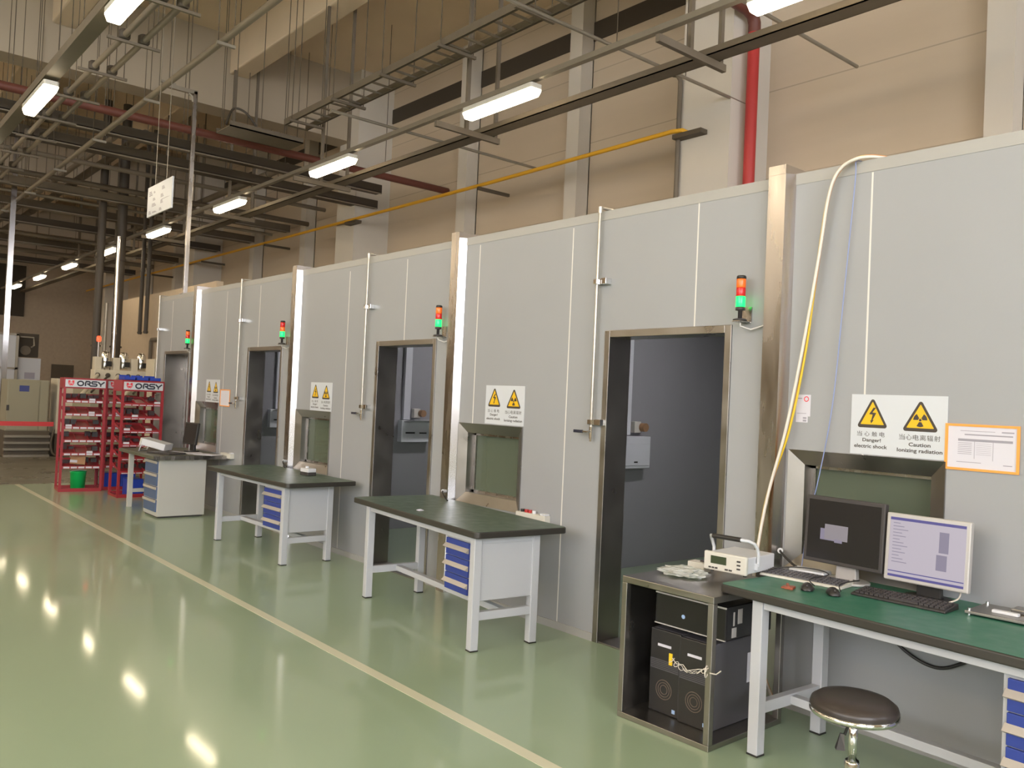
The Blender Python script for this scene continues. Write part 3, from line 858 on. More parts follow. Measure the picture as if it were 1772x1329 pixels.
for i, (x, yy, a, w, l) in enumerate(((3.93, 11.66, 0.3, 0.21, 0.3), (4.12, 11.42, -0.2, 0.21, 0.3), (4.2, 11.16, 0.5, 0.21, 0.3))):
    o = MB().box(-w/2, w/2, -l/2, l/2, 0, 0.003+0.002*i).build('paper_sheet', 'paper')
    o.location = (x, yy, 0.8005); o.rotation_euler = (0, 0, a)
    tag(o, ['crumpled white sheets beside the tilted instrument on the far bench', 'white paper sheet under the dark monitor on the far bench', 'white sheet nearest the corner of the far grey bench'][i], 'paper')
o = B(-0.13, 0.13, -0.22, 0.22, 0, 0.022).build('keyboard', 'charcoal', None, bevel=0.004)
o.location = (3.74, 11.4, 0.8005); o.rotation_euler = (0, 0, 0.35)
tag(o, 'flat dark keyboard at the front of the far grey bench', 'keyboard')

# ------------------------------------------------------------------ monitors, keyboards, mice
def monitor(label, loc, rot, w, h, z0, bez, frame_m, scr_m, tilt, stand_m, wide_base):
    t = thing('monitor', label, 'monitor', loc, rot)
    T = Matrix.Translation((0, 0, z0)) @ Matrix.Rotation(tilt, 4, 'Y')
    mb = MB(); mb.T = T
    mb.box(0.0, 0.035, -w/2, w/2, 0, h)
    mb.hexa([(0.035, -w*0.42, h*0.08), (0.07, -w*0.3, h*0.15), (0.07, w*0.3, h*0.15), (0.035, w*0.42, h*0.08), (0.035, -w*0.42, h*0.92), (0.07, -w*0.3, h*0.85), (0.07, w*0.3, h*0.85), (0.035, w*0.42, h*0.92)])
    mb.build('housing', frame_m, t, bevel=0.006)
    mb = MB(); mbT = mb.T = T @ Matrix(((0, 0, -1, 0), (-1, 0, 0, 0), (0, 1, 0, 0), (0, 0, 0, 1)))
    s = mb.box(-w/2+bez, w/2-bez, bez, h-bez, 0.0, 0.0015).build('screen', scr_m, t)
    def scr(x0, x1, y0, y1, m, name='window', z=0.002):
        q = MB(); q.T = mbT
        q.box(x0, x1, y0, y1, 0.0015, z); q.build(name, m, s)
    W0_, H0_ = w-2*bez, h-2*bez
    # stand
    mb = MB().hexa([(0.05, -0.06, 0.01), (0.085, -0.06, 0.01), (0.085, 0.06, 0.01), (0.05, 0.06, 0.01), (0.05, -0.05, z0+0.12), (0.085, -0.05, z0+0.12), (0.085, 0.05, z0+0.12), (0.05, 0.05, z0+0.12)])
    mb.build('neck', stand_m, t, bevel=0.005)
    pr = [(0.05+0.11*math.cos(a)*0.95, wide_base*math.sin(a)) for a in [2*PI*i/24 for i in range(24)]]
    MB().prism(pr, 0.0, 0.014).build('base', stand_m, t, bevel=0.005)
    return t, scr, W0_, H0_
t, scr, a, b_ = monitor('black wide monitor showing a small grey dialog box, left of the two', (4.25, 2.285, 0.8155), -0.05, 0.455, 0.355, 0.088, 0.02, 'charcoal', 'screen_black', 0.05, 'silver', 0.13)
scr(-0.105, 0.03, 0.13, 0.21, 'screen_dlg')
scr(-0.13, -0.04, 0.125, 0.185, 'screen_txt', z=0.0018)
scr(-0.045, 0.0, 0.118, 0.135, 'screen_txt', z=0.0024)
t, scr, a, b_ = monitor('silver framed monitor showing a pale window with blue bars, right of the two', (4.235, 1.845, 0.8155), 0.0, 0.405, 0.335, 0.072, 0.02, 'silver', 'screen_lav', 0.06, 'black', 0.115)
hw, H_ = 0.4025/2-0.02, 0.335-0.02
scr(-hw, hw, H_-0.014, H_, 'screen_blue', 'title_bar')
scr(-hw, hw, 0.045, 0.05, 'screen_blue', 'status_bar')
scr(-hw, hw, 0.02, 0.032, 'screen_blue', 'task_bar')
for i in range(13): scr(-hw+0.015, -hw+0.05+0.05*((i*7) % 5)/5, 0.285-i*0.016, 0.2885-i*0.016, 'screen_txt', 'text_line')
scr(0.06, 0.105, 0.17, 0.27, 'screen_txt', 'column_block'); scr(0.05, 0.1, 0.085, 0.16, 'screen_txt', 'column_block')
# far dark monitor
t, scr, a, b_ = monitor('small dark monitor standing turned on the far grey bench', (4.12, 11.68, 0.8055), 0.12, 0.36, 0.30, 0.10, 0.018, 'black', 'screen_black', 0.12, 'black', 0.1)

def keyboard(label, loc, rot, body, key):
    t = thing('keyboard', label, 'keyboard', loc, rot)
    MB().hexa([(-0.08, -0.225, 0), (0.08, -0.225, 0), (0.08, 0.225, 0), (-0.08, 0.225, 0), (-0.078, -0.223, 0.012), (0.078, -0.223, 0.028), (0.078, 0.223, 0.028), (-0.078, 0.223, 0.012)]).build('body', body, t, bevel=0.004)
    k = MB()
    for r in range(5):
        x = -0.062+r*0.024; z = 0.0135+(x+0.078)*0.1026
        n = 18
        for i in range(n):
            yk = -0.212+i*0.0236
            if r == 0 and 5 <= i <= 10: continue
            k.box(x, x+0.019, yk, yk+0.019, z-0.003, z+0.007)
        if r == 0: k.box(x, x+0.019, -0.212+5*0.0236, -0.212+11*0.0236-0.005, z-0.003, z+0.007)
    k.build('keys', key, t)
    return t
keyboard('pale keyboard with grey keys in front of the black monitor', (4.14, 2.42, 0.8155), 0.10, 'offwhite', 'pcgrey')
keyboard('black keyboard in front of the silver monitor', (4.12, 1.89, 0.8155), 0.03, 'black', 'charcoal')
def mouse(label, loc, rot, trim_m):
    t = thing('computer_mouse', label, 'mouse', loc, rot)
    prof = [(-0.055, 0.006), (-0.045, 0.022), (-0.02, 0.033), (0.01, 0.034), (0.035, 0.027), (0.052, 0.012)]
    mb = MB()
    rings = []
    for (u, hh), wv in zip(prof, (0.014, 0.026, 0.031, 0.031, 0.029, 0.018)):
        rings.append([(u, wv*math.cos(a), max(0.0, 0.003+hh*math.sin(a))) for a in [PI*i/8 for i in range(9)]])
    vs = [p for r in rings for p in r]
    fs = [(i*9+k, i*9+k+1, (i+1)*9+k+1, (i+1)*9+k) for i in range(5) for k in range(8)]
    fs += [tuple(range(9)), tuple(reversed(range(45, 54)))]
    fs.append(tuple([i*9 for i in range(6)]+[i*9+8 for i in reversed(range(6))]))
    mb._add(vs, fs, 0, True)
    mb.build('body', 'black', t)
    MB().cyl((-0.035, -0.004, 0.027), (-0.035, 0.004, 0.027), 0.008, n=10).build('wheel', 'charcoal', t)
    MB().tube([(0.0, -0.031, 0.007), (0.03, -0.0305, 0.007), (0.05, -0.02, 0.006)], 0.004).build('trim', trim_m, t)
mouse('all black computer mouse, left of the two mice', (3.93, 2.285, 0.8155), 0.5, 'black')
mouse('black computer mouse with a silver edge, right of the two mice', (3.945, 2.155, 0.8155), 0.7, 'silver')
o = MB().box(-0.03, 0.03, -0.02, 0.02, 0, 0.012).box(-0.02, 0.03, 0.02, 0.04, 0, 0.008).cyl((-0.03, 0, 0.01), (0.03, 0.02, 0.014), 0.008).build('connector_part', 'pcb', None, bevel=0.002)
o.location = (3.87, 2.345, 0.8155); o.rotation_euler = (0, 0, 0.3)
tag(o, 'small reddish brown connector lying left of the mice', 'connector')
t = thing('network_router', 'flat pale router lying behind the pale keyboard', 'router', (4.32, 2.50, 0.8155), 0.15)
B(-0.06, 0.06, -0.10, 0.10, 0, 0.028).build('case', 'white', t, bevel=0.01, seg=3)
B(-0.062, -0.058, -0.05, 0.05, 0.008, 0.018).build('vent', 'charcoal', t)
cable('cable', 'black cable looping over the pale keyboard on the desk', [(3.97, 2.27, 0.835), (4.03, 2.33, 0.85), (4.16, 2.30, 0.866), (4.22, 2.42, 0.868), (4.15, 2.55, 0.862), (4.05, 2.62, 0.835), (4.1, 2.68, 0.822), (4.3, 2.66, 0.822)], 0.003, 'black')
cable('cable', 'black cable running from the right mouse past the pale keyboard', [(3.99, 2.14, 0.83), (4.06, 2.18, 0.85), (4.2, 2.16, 0.858), (4.28, 2.21, 0.838), (4.33, 2.3, 0.834)], 0.003, 'black')
cable('cable', 'short white cable by the base of the silver monitor', [(4.16, 1.74, 0.83), (4.2, 1.7, 0.845), (4.26, 1.69, 0.86), (4.30, 1.70, 0.90)], 0.004, 'cable_w')
t = thing('metal_fixture', 'flat metal plate fixture with bolts at the right end of the desk', 'fixture', (4.27, 1.42, 0.8155), 0.03)
B(-0.13, 0.13, -0.2, 0.2, 0.006, 0.018).build('plate', 'steel_dull', t, bevel=0.002)
for v in (-0.115, 0.115):
    for u in (-0.185, 0.185):
        MB().cyl((v, u, 0), (v, u, 0.03), 0.008).build('bolt', 'chrome', t)
B(-0.06, -0.03, -0.0, 0.11, 0.018, 0.032).build('connector', 'white', t, bevel=0.003)
B(0.0, 0.09, -0.12, 0.05, 0.018, 0.04).build('clamp_block', 'steel_dull', t, bevel=0.003)
MB().cyl((0.045, -0.03, 0.04), (0.045, -0.03, 0.075), 0.017).cyl((0.045, -0.03, 0.075), (0.045, -0.03, 0.09), 0.024).build('clamp_screw', 'chrome', t)

# cables under the desk
cable('cable', 'thick black cable sagging below the desk against the wall', [(4.40, 2.25, 0.74), (4.41, 2.15, 0.62), (4.42, 2.0, 0.5), (4.42, 1.85, 0.46), (4.42, 1.72, 0.52), (4.42, 1.62, 0.62), (4.41, 1.58, 0.74)], 0.009, 'black')
cable('cable', 'black cable bundle crossing under the desk behind the legs', [(4.40, 2.7, 0.66), (4.41, 2.5, 0.60), (4.41, 2.3, 0.62), (4.41, 2.1, 0.70), (4.41, 2.0, 0.74)], 0.007, 'black')
cable('cable', 'pale cable looping under the left end of the desk', [(3.95, 2.33, 0.76), (3.97, 2.28, 0.69), (4.0, 2.2, 0.67), (4.03, 2.13, 0.71), (4.04, 2.1, 0.76)], 0.005, 'cable_w')

# ------------------------------------------------------------------ steel cabinet with the computers
CX0, CX1, CY0, CY1, CZ = 3.53, 4.20, 2.555, 3.155, 0.767
t = thing('equipment_cabinet', 'open stainless steel cabinet holding black computers beside the nearest doorway', 'cabinet', (CX0, CY0, 0), 0.02)
w, d = CX1-CX0, CY1-CY0
s = 0.035
MB().box(0, w, 0, d, CZ-0.035, CZ).build('top_plate', 'steel_dull', t, bevel=0.003)
MB().box(0, w, 0, d, 0.0, 0.03).build('bottom_plate', 'steel_dull', t, bevel=0.003)
for v in (0, w-s):
    for u in (0, d-s):
        B(v, v+s, u, u+s, 0.03, CZ-0.035).build('post', 'steel_dull', t, bevel=0.003)
B(s, w-s, d-0.012, d, 0.03, CZ-0.035).build('side_panel', 'steel_dull', t)
o = MB().tube([(-0.006, 0.012, 0.415), (-0.012, 0.03, 0.405), (-0.02, 0.06, 0.40), (-0.018, 0.1, 0.385), (-0.02, 0.13, 0.375), (-0.015, 0.16, 0.395), (-0.018, 0.2, 0.39), (-0.012, 0.232, 0.41)], 0.002)
for i in range(8): 
    a = i/7
    o.tube([(-0.016+0.014*math.cos(q), 0.03+0.2*a+0.012*math.sin(q), 0.40-0.03*math.sin(PI*a)+0.01*math.cos(q+i)) for q in [2*PI*k/8 for k in range(9)]], 0.0016, 6)
o.tube([(-0.02+0.03*math.cos(q), 0.014+0.012*math.cos(q), 0.40+0.028*math.sin(q)) for q in [2*PI*k/12 for k in range(13)]], 0.003, 6)
o.tube([(-0.01, 0.0, 0.395), (-0.015, -0.04, 0.40), (-0.02, -0.07, 0.425)], 0.003)
ch = thing('cable_tie_chain', 'chain of white cable ties with a yellow tag on the steel cabinet front', 'chain', (CX0, CY0, 0), 0.02)
o.build('chain', 'cable_w', ch)
MB().box(-0.014, -0.009, 0.232, 0.252, 0.37, 0.43).build('tag', 'cable_y', ch)

def lying_pc():
    t = thing('desktop_computer', 'black computer lying flat on the two towers in the steel cabinet', 'computer', (3.66, 2.575, 0.523), 0.02)
    B(0.012, 0.43, 0, 0.445, 0, 0.172).build('case', 'blackgloss', t, bevel=0.005)
    f = B(0, 0.012, -0.003, 0.448, 0.0, 0.172).build('front_panel', 'blackgloss', t, bevel=0.003)
    MB().box(-0.003, 0.004, -0.004, 0.449, 0.164, 0.172).box(-0.003, 0.004, -0.004, 0.449, 0, 0.006).build('trim_strip', 'silver', f)
    o = MB().prism(arc(0, 0, 0.011, 0, 345, 14), 0, 0.002).build('badge', 'bluebadge', f)
    o.rotation_euler = FACE.to_euler(); o.location = (-0.001, 0.26, 0.07)
    B(-0.002, 0.001, 0.09, 0.094, 0.06, 0.08).build('power_light', 'silver', f)
    MB().box(0.06, 0.10, -0.002, 0, 0.01, 0.06).box(0.07, 0.082, -0.002, 0, 0.07, 0.14).box(0.11, 0.15, -0.002, 0, 0.075, 0.15).build('side_label', 'silver', t)
lying_pc()
def tower(label, y0, y1, x0, band):
    t = thing('computer_tower', label, 'computer', (x0, y0, 0.0305), 0.02, 'computer towers in the steel cabinet')
    w = y1-y0
    B(0.02, 0.5, 0, w, 0, 0.45).build('case', 'pcgrey', t, bevel=0.006)
    f = MB().box(0, 0.02, -0.002, w+0.002, 0, 0.45).build('front_panel', 'black', t, bevel=0.006)
    lb = MB()
    for i in range(6): lb.box(-0.004, 0.001, 0.004, w-0.004, 0.235+i*0.0095, 0.24+i*0.0095)
    lb.build('louvre', 'pcgrey', f)
    B(-0.002, 0.001, w*0.3, w*0.3+0.09, 0.36, 0.374).build('name_strip', 'paper', f)
    rg = MB()
    rg.T = FACE.to_4x4()
    for r in (0.022, 0.036, 0.05): rg.ring_prism(arc(0, 0, r+0.004, 0, 345, 23), arc(0, 0, r, 0, 345, 23), -0.001, 0.002)
    o = rg.build('speaker_grille', 'grille', f); o.location = (0, w/2, 0.13)
    B(-0.002, 0.001, 0.02, 0.04, 0.02, 0.04).build('badge', 'bluebadge', f)
    return t
t = tower('left black computer tower standing in the steel cabinet', 2.875, 3.075, 3.69, 0)
t = tower('right computer tower with grey side and a paper label in the steel cabinet', 2.66, 2.862, 3.675, 1)
B(0.33, 0.43, -0.0015, 0, 0.2, 0.36).build('paper_label', 'paper', t)

# on the cabinet
t = thing('plastic_bag', 'crumpled clear plastic bag on the steel cabinet', 'bag', (3.83, 2.97, CZ+0.001), 0.3)
bm = bmesh.new()
bmesh.ops.create_icosphere(bm, subdivisions=4, radius=1.0)
from mathutils import noise as mnoise
for v in bm.verts:
    n = mnoise.noise(v.co*3.1)*0.35+mnoise.noise(v.co*7.0)*0.22
    p = v.co*(1+n)
    v.co = Vector((p.x*0.085, p.y*0.115+0.03*max(0, p.y), max(0.0, p.z*0.028+0.02)))
me = bpy.data.meshes.new('bag_film'); bm.to_mesh(me); bm.free(); me.materials.append(M['plasticbag'])
for p in me.polygons: p.use_smooth = False
o = bpy.data.objects.new('bag_film', me); COL.objects.link(o); o.parent = t
t = thing('small_box', 'small beige box beside the instrument on the steel cabinet', 'box', (4.02, 3.02, CZ+0.001), 0.1)
B(-0.04, 0.04, -0.055, 0.055, 0, 0.055).build('body', 'offwhite', t, bevel=0.004)
MB().box(-0.01, 0.02, -0.045, -0.01, 0.055, 0.065).build('socket', 'charcoal', t)

# ------------------------------------------------------------------ stool
t = thing('stool', 'round black stool with chrome rim and post in front of the desk', 'stool', (3.31, 1.70, 0), 0.6)
MB().lathe([(0.02, 0.505), (0.155, 0.508), (0.166, 0.518), (0.170, 0.532), (0.164, 0.55), (0.142, 0.566), (0.095, 0.576), (0.03, 0.579)], n=40).build('seat', 'seat', t)
MB().lathe([(0.145, 0.498), (0.164, 0.499), (0.172, 0.508), (0.172, 0.52), (0.164, 0.524), (0.145, 0.512)], n=40).build('seat_rim', 'chrome', t)
MB().lathe([(0.018, 0.30), (0.018, 0.505)], n=20).build('piston', 'chrome', t)
MB().lathe([(0.03, 0.10), (0.03, 0.31), (0.026, 0.318)], n=20).build('post', 'chrome', t)
mb = MB(); mb.T = Matrix.Rotation(0.5, 4, 'Z')
lv = mb.tube([(0, 0.0, 0.495), (-0.03, 0.045, 0.47), (-0.045, 0.07, 0.44)], 0.006).build('lever', 'black', t)
mb = MB(); mb.T = Matrix.Rotation(0.5, 4, 'Z')
mb.hexa([(-0.045, 0.075, 0.445), (-0.035, 0.085, 0.445), (-0.045, 0.09, 0.445), (-0.055, 0.08, 0.445), (-0.055, 0.08, 0.39), (-0.04, 0.11, 0.39), (-0.065, 0.12, 0.39), (-0.08, 0.09, 0.39)]).build('paddle', 'black', lv)
for i in range(5):
    mb = MB(); mb.T = Matrix.Rotation(2*PI*i/5, 4, 'Z')
    mb.hexa([(0.02, -0.022, 0.08), (0.25, -0.014, 0.055), (0.25, 0.014, 0.055), (0.02, 0.022, 0.08), (0.02, -0.018, 0.125), (0.25, -0.01, 0.08), (0.25, 0.01, 0.08), (0.02, 0.018, 0.125)])
    lg = mb.build('leg', 'chrome', t, bevel=0.003)
    mb = MB(); mb.T = Matrix.Rotation(2*PI*i/5, 4, 'Z')
    mb.cyl((0.24, -0.02, 0.026), (0.24, 0.02, 0.026), 0.026).cyl((0.24, 0, 0.03), (0.24, 0, 0.06), 0.008).build('caster', 'black', lg)

# ================================================================== RED PARTS RACKS
def orsy_sign(parent, w, h, z):
    b = B(-w/2, w/2, -h/2, h/2, 0, 0.006).build('header_sign', 'signwhite', parent)
    b.location = (0, z, 0)
    s = MB()
    q = [(-0.5, 0.5), (-0.2, 0.5), (0, 0.2), (0.2, 0.5), (0.5, 0.5), (0.5, 0.0), (0.36, -0.3), (0.16, -0.5), (0, -0.32), (-0.16, -0.5), (-0.36, -0.3), (-0.5, 0.0)]
    lw, lh, lx = h*0.72, h*0.74, -w*0.36
    s.prism([(lx+a*lw, c*lh) for a, c in q], 0.006, 0.007)
    lo = s.build('logo', ['redlogo'], b)
    s = MB()
    s.box(lx-lw*0.35, lx+lw*0.35, -lh*0.06, lh*0.08, 0.007, 0.0074).stroke([(lx-lw*0.22, lh*0.33), (lx, lh*0.08), (lx+lw*0.22, lh*0.33)], lw*0.06, 0.007, 0.0074).stroke([(lx-lw*0.3, -lh*0.2), (lx-lw*0.1, -lh*0.38)], lw*0.06, 0.007, 0.0074).stroke([(lx+lw*0.3, -lh*0.2), (lx+lw*0.1, -lh*0.38)], lw*0.06, 0.007, 0.0074)
    s.build('logo_lines', 'signwhite', b)
    L = MB()
    lh2 = h*0.29
    st = h*0.185
    x = -w*0.13
    aw = w*0.085
    L.stroke([(x+p[0]*1.2, p[1]) for p in arc(0, 0, lh2, 0, 342, 19)], st, 0.006, 0.007, closed=True)          # O
    x = w*0.035
    L.stroke([(x-aw*0.5, -lh2*1.1), (x-aw*0.5, lh2*0.35), (x-aw*0.3, lh2)]+[(x+aw*0.45, lh2)]+arc(x+aw*0.45, lh2*0.45, lh2*0.55, 80, -80, 6)+[(x-aw*0.1, -lh2*0.1)], st, 0.006, 0.007)
    L.stroke([(x+aw*0.2, -lh2*0.05), (x+aw*1.0, -lh2*0.98), (x+aw*1.5, -lh2*0.98)], st, 0.006, 0.007)            # R
    x = w*0.205
    L.stroke([(x+aw*1.0, lh2), (x-aw*0.3, lh2)]+arc(x-aw*0.3, lh2*0.5, lh2*0.5, 100, 260, 6)+[(x+aw*0.5, 0.0)]+arc(x+aw*0.5, -lh2*0.5, lh2*0.5, 80, -80, 6)+[(x-aw*0.9, -lh2)], st, 0.006, 0.007)   # S
    x = w*0.375
    L.stroke([(x-aw*0.85, lh2*1.05), (x-aw*0.1, -lh2*0.1), (x+aw*0.0, -lh2*0.15)], st, 0.006, 0.007)
    L.stroke([(x+aw*1.1, lh2*1.05), (x, -lh2*0.25), (x, -lh2*1.15)], st, 0.006, 0.007)                            # Y
    L.build('lettering', 'navy', b)
    return b

def red_rack(label, x, y, rot, extra, seedv, flat_labels=False):
    rnd = random.Random(seedv)
    t = thing('parts_rack', label, 'rack', (x, y, 0), rot, 'red parts racks')
    # local: front faces -y, x to the right; origin at the front left corner on the floor
    w, d, h = 0.60, 0.50, 1.74
    s = 0.035
    for px in (0, w-s):
        for py in (0, d-s):
            B(px, px+s, py, py+s, 0, h).build('post', 'red', t)
    MB().box(s, w-s, 0, s, 0.0, 0.05).box(s, w-s, d-s, d, 0, 0.05).box(0, s, s, d-s, 0.0, 0.04).box(w-s, w, s, d-s, 0, 0.04).build('base_frame', 'red', t)
    MB().box(0, 0.008, s, d-s, h-0.16, h).box(w-0.008, w, s, d-s, h-0.16, h).box(s, w-s, 0.004, 0.012, h-0.155, h).box(0, w, 0, d, h, h+0.008).build('header_box', 'red', t)
    root = bpy.data.objects.new('header_mount', None)
    b = orsy_sign(t, w-2*s+0.03, 0.115, 0)
    b.rotation_euler = FRONT.to_euler(); b.location = (w/2, -0.001, h-0.075)
    bpy.data.objects.remove(root)
    for i in range(6):
        zf = 1.375-i*0.203
        sh = MB()
        sh.hexa([(s, 0.01, zf), (w-s, 0.01, zf), (w-s, d-0.02, zf+0.09), (s, d-0.02, zf+0.09), (s, 0.01, zf+0.006), (w-s, 0.01, zf+0.006), (w-s, d-0.02, zf+0.096), (s, d-0.02, zf+0.096)])
        sh.box(s, w-s, 0.002, 0.012, zf-0.01, zf+0.035).box(s, w-s, d-0.025, d-0.02, zf+0.08, zf+0.125)
        for px in (s, w*0.36, w*0.66, w-s-0.005): sh.hexa([(px, 0.012, zf), (px+0.004, 0.012, zf), (px+0.004, d-0.03, zf+0.09), (px, d-0.03, zf+0.09), (px, 0.012, zf+0.03), (px+0.004, 0.012, zf+0.03), (px+0.004, d-0.03, zf+0.13), (px, d-0.03, zf+0.13)])
        o = sh.build('shelf', 'red', t)
        lh = 0.012 if flat_labels else 0.026
        for k in range(5):
            cx = s+0.06+k*0.103
            B(cx-0.043, cx+0.043, -0.002, 0.002, zf-0.002, zf-0.002+lh).build('label_card', 'paper', o)
        for k in extra.get(i, []):
            cx = s+0.06+k*0.103
            B(cx-0.043, cx+0.043, -0.002, 0.002, zf+0.03, zf+0.062).build('label_card', 'paper', o)
        for k in range(5):
            if rnd.random() < 0.62:
                cx = s+0.06+k*0.103+rnd.uniform(-0.01, 0.01)
                yy = d*0.45+rnd.uniform(0, 0.1)
                zz = zf+0.008+(yy-0.01)/(d-0.03)*0.09
                hh = rnd.uniform(0.04, 0.08)
                B(cx-0.038, cx+0.038, yy, yy+0.09, zz, zz+hh).build('parts_bin', rnd.choice(['darkbin', 'charcoal', 'darkbin']), o)
    return t
red_rack('leftmost red rack with a white header sign and rows of white labels', 3.11, 14.28, -0.10, {0: [3], 1: [3], 2: [0], 4: [3]}, 3)
red_rack('red rack half hidden between the other two red racks', 3.735, 14.34, -0.06, {1: [1]}, 5)
red_rack('right red rack behind the far grey bench, blue trays on top', 3.68, 13.30, -0.02, {0: [4], 1: [1], 2: [0, 3], 3: [0]}, 9, True)
t = thing('cardboard_box', 'brown cardboard sheet on the lowest shelf of the leftmost red rack', 'box', (3.36, 14.32, 0.42), -0.2)
T = Matrix.Rotation(-0.25, 4, 'X') @ Matrix.Rotation(0.08, 4, 'Y')
mb = MB(); mb.T = T; mb.box(-0.1, 0.11, 0.0, 0.03, 0, 0.17); mb.build('board', 'card', t)
mb = MB(); mb.T = T; mb.box(-0.1, 0.0, -0.003, 0.0, 0.02, 0.06); mb.build('label_card', 'paper', t)
t = thing('waste_bin', 'bright green plastic bin on the floor under the leftmost red rack', 'bin', (3.43, 14.50, 0), 0)
MB().lathe([(0.10, 0.0), (0.115, 0.28), (0.122, 0.285), (0.122, 0.295), (0.112, 0.295), (0.098, 0.02)], n=24).build('bucket', 'greenbin', t)
MB().tube([(0.118, 0, 0.28), (0.10, -0.05, 0.305), (0.0, -0.125, 0.32), (-0.10, -0.05, 0.305), (-0.118, 0, 0.28)], 0.004).build('bail_handle', 'white', t)
for i, (x, w) in enumerate(((3.80, 0.15), (3.98, 0.17), (4.165, 0.16))):
    o = MB().box(-w/2, w/2, 0, 0.3, 0, 0.008).box(-w/2, -w/2+0.006, 0, 0.3, 0, 0.05).box(w/2-0.006, w/2, 0, 0.3, 0, 0.05).box(-w/2, w/2, 0, 0.006, 0, 0.045).box(-w/2, w/2, 0.294, 0.3, 0, 0.075).build('parts_tray', 'bluebin', None, bevel=0.002)
    o.location = (x, 13.36, 1.749)
    tag(o, ['leftmost blue tray', 'middle blue tray', 'rightmost blue tray'][i]+' on top of the right red rack', 'tray', 'blue trays on the rack')
for i, (x, y) in enumerate(((3.90, 14.58), (4.16, 14.58), (3.98, 13.56))):
    o = MB().prism([(-0.11, -0.15), (0.11, -0.15), (0.11, 0.15), (-0.11, 0.15)], 0, 0.26).build('storage_crate', 'bluebin', None, bevel=0.01)
    o.location = (x, y, 0.0)
    tag(o, ['dark blue crate on the floor in the half hidden rack, left', 'dark blue crate on the floor in the half hidden rack, right', 'dark blue crate on the floor in the right red rack'][i], 'crate', 'blue crates under the racks')

# belt barrier
t = thing('belt_barrier', 'red belt stretched from a post to the leftmost red rack', 'barrier', (2.30, 15.05, 0), 0)
B(0, 0.86, -0.003, 0.003, 0.96, 1.03).build('belt', 'redtape', t)
MB().lathe([(0.15, 0), (0.15, 0.02), (0.03, 0.035), (0.03, 1.05)], n=20).build('post', 'silver', t)

# ================================================================== FAR MACHINES
t = thing('control_cabinet', 'olive grey control cabinet with a blue label at the far left', 'cabinet', (3.47, 21.0, 0))
B(0, 0.82, 0, 0.7, 0.56, 1.68).build('body', 'olive', t, bevel=0.006)
dr = B(0.02, 0.62, -0.02, 0, 0.58, 1.66).build('door', 'olive', t, bevel=0.004)
B(0.23, 0.42, -0.024, -0.02, 1.42, 1.55).build('label_plate', 'bluelabel', dr)
B(0.0, 0.05, -0.04, -0.02, 1.0, 1.12).build('handle', 'charcoal', dr)
B(0.64, 0.80, -0.02, 0, 0.58, 1.66).build('door', 'olive', t, bevel=0.004)
mb = MB()
for i in range(4): mb.box(-0.02, 0.86, -0.12, 0.0, 0.0+i*0.14, 0.05+i*0.14)
mb.build('step_grille', 'galv', t)
B(0.0, 0.86, 0.0, 0.65, 0.0, 0.56).build('plinth', 'darksteel', t)
t = thing('machine_cabinet', 'cream cabinet standing right of the olive grey control cabinet', 'cabinet', (4.46, 21.05, 0))
B(0, 0.62, 0, 0.7, 0.5, 1.74).build('body', 'creamcab', t, bevel=0.006)
B(0.0, 0.62, 0.02, 0.68, 0.0, 0.5).build('plinth', 'darksteel', t)
MB().tube(spline([(-0.05, -0.1, 0.6), (-0.1, -0.12, 0.3), (-0.06, -0.14, 0.08), (0.05, -0.14, 0.02)]), 0.025).build('hose', 'darksteel', t)
t = thing('panel_cabinet', 'large pale panel cabinet at the left picture edge', 'cabinet', (2.6, 24.0, 0))
B(0, 1.55, 0, 0.5, 0.0, 2.8).build('body', 'whitepaint', t)
mb = MB()
for z in (0.9, 1.92, 2.76): mb.box(-0.01, 1.56, -0.03, 0, z, z+0.05)
mb.box(1.5, 1.56, -0.03, 0, 0.0, 2.8)
mb.build('frame', 'galv', t)
t = thing('fan_housing', 'dark recess with a round fan above a white panel at the far left', 'fan', (4.19, 24.1, 0))
B(0, 0.5, 0.35, 0.5, 2.25, 2.85).build('recess', 'dark_gap', t)
o = MB().cyl((0.2, 0.30, 2.42), (0.2, 0.35, 2.42), 0.12).build('fan', 'tray', t)
MB().tube([(0.05, 0.2, 2.75), (0.35, 0.2, 2.75), (0.37, 0.2, 2.55), (0.3, 0.2, 2.5)], 0.02).build('pipework', 'galv', t)
B(0.0, 0.5, 0.0, 0.6, 0.0, 2.22).build('white_panel', 'whitepaint', t)
MB().box(0.15, 0.38, -0.006, 0, 1.7, 1.86).build('notice', 'print', t)
t = thing('steel_pole', 'bright stainless pole at the far left, rising from behind the control cabinet', 'pole', (3.58, 22.2, 0))
B(-0.055, 0.055, -0.055, 0.055, 0, 7.2).build('pole', 'steel_bright', t)
B(-0.09, 0.09, -0.09, 0.09, 0, 0.02).build('foot_plate', 'steel', t)

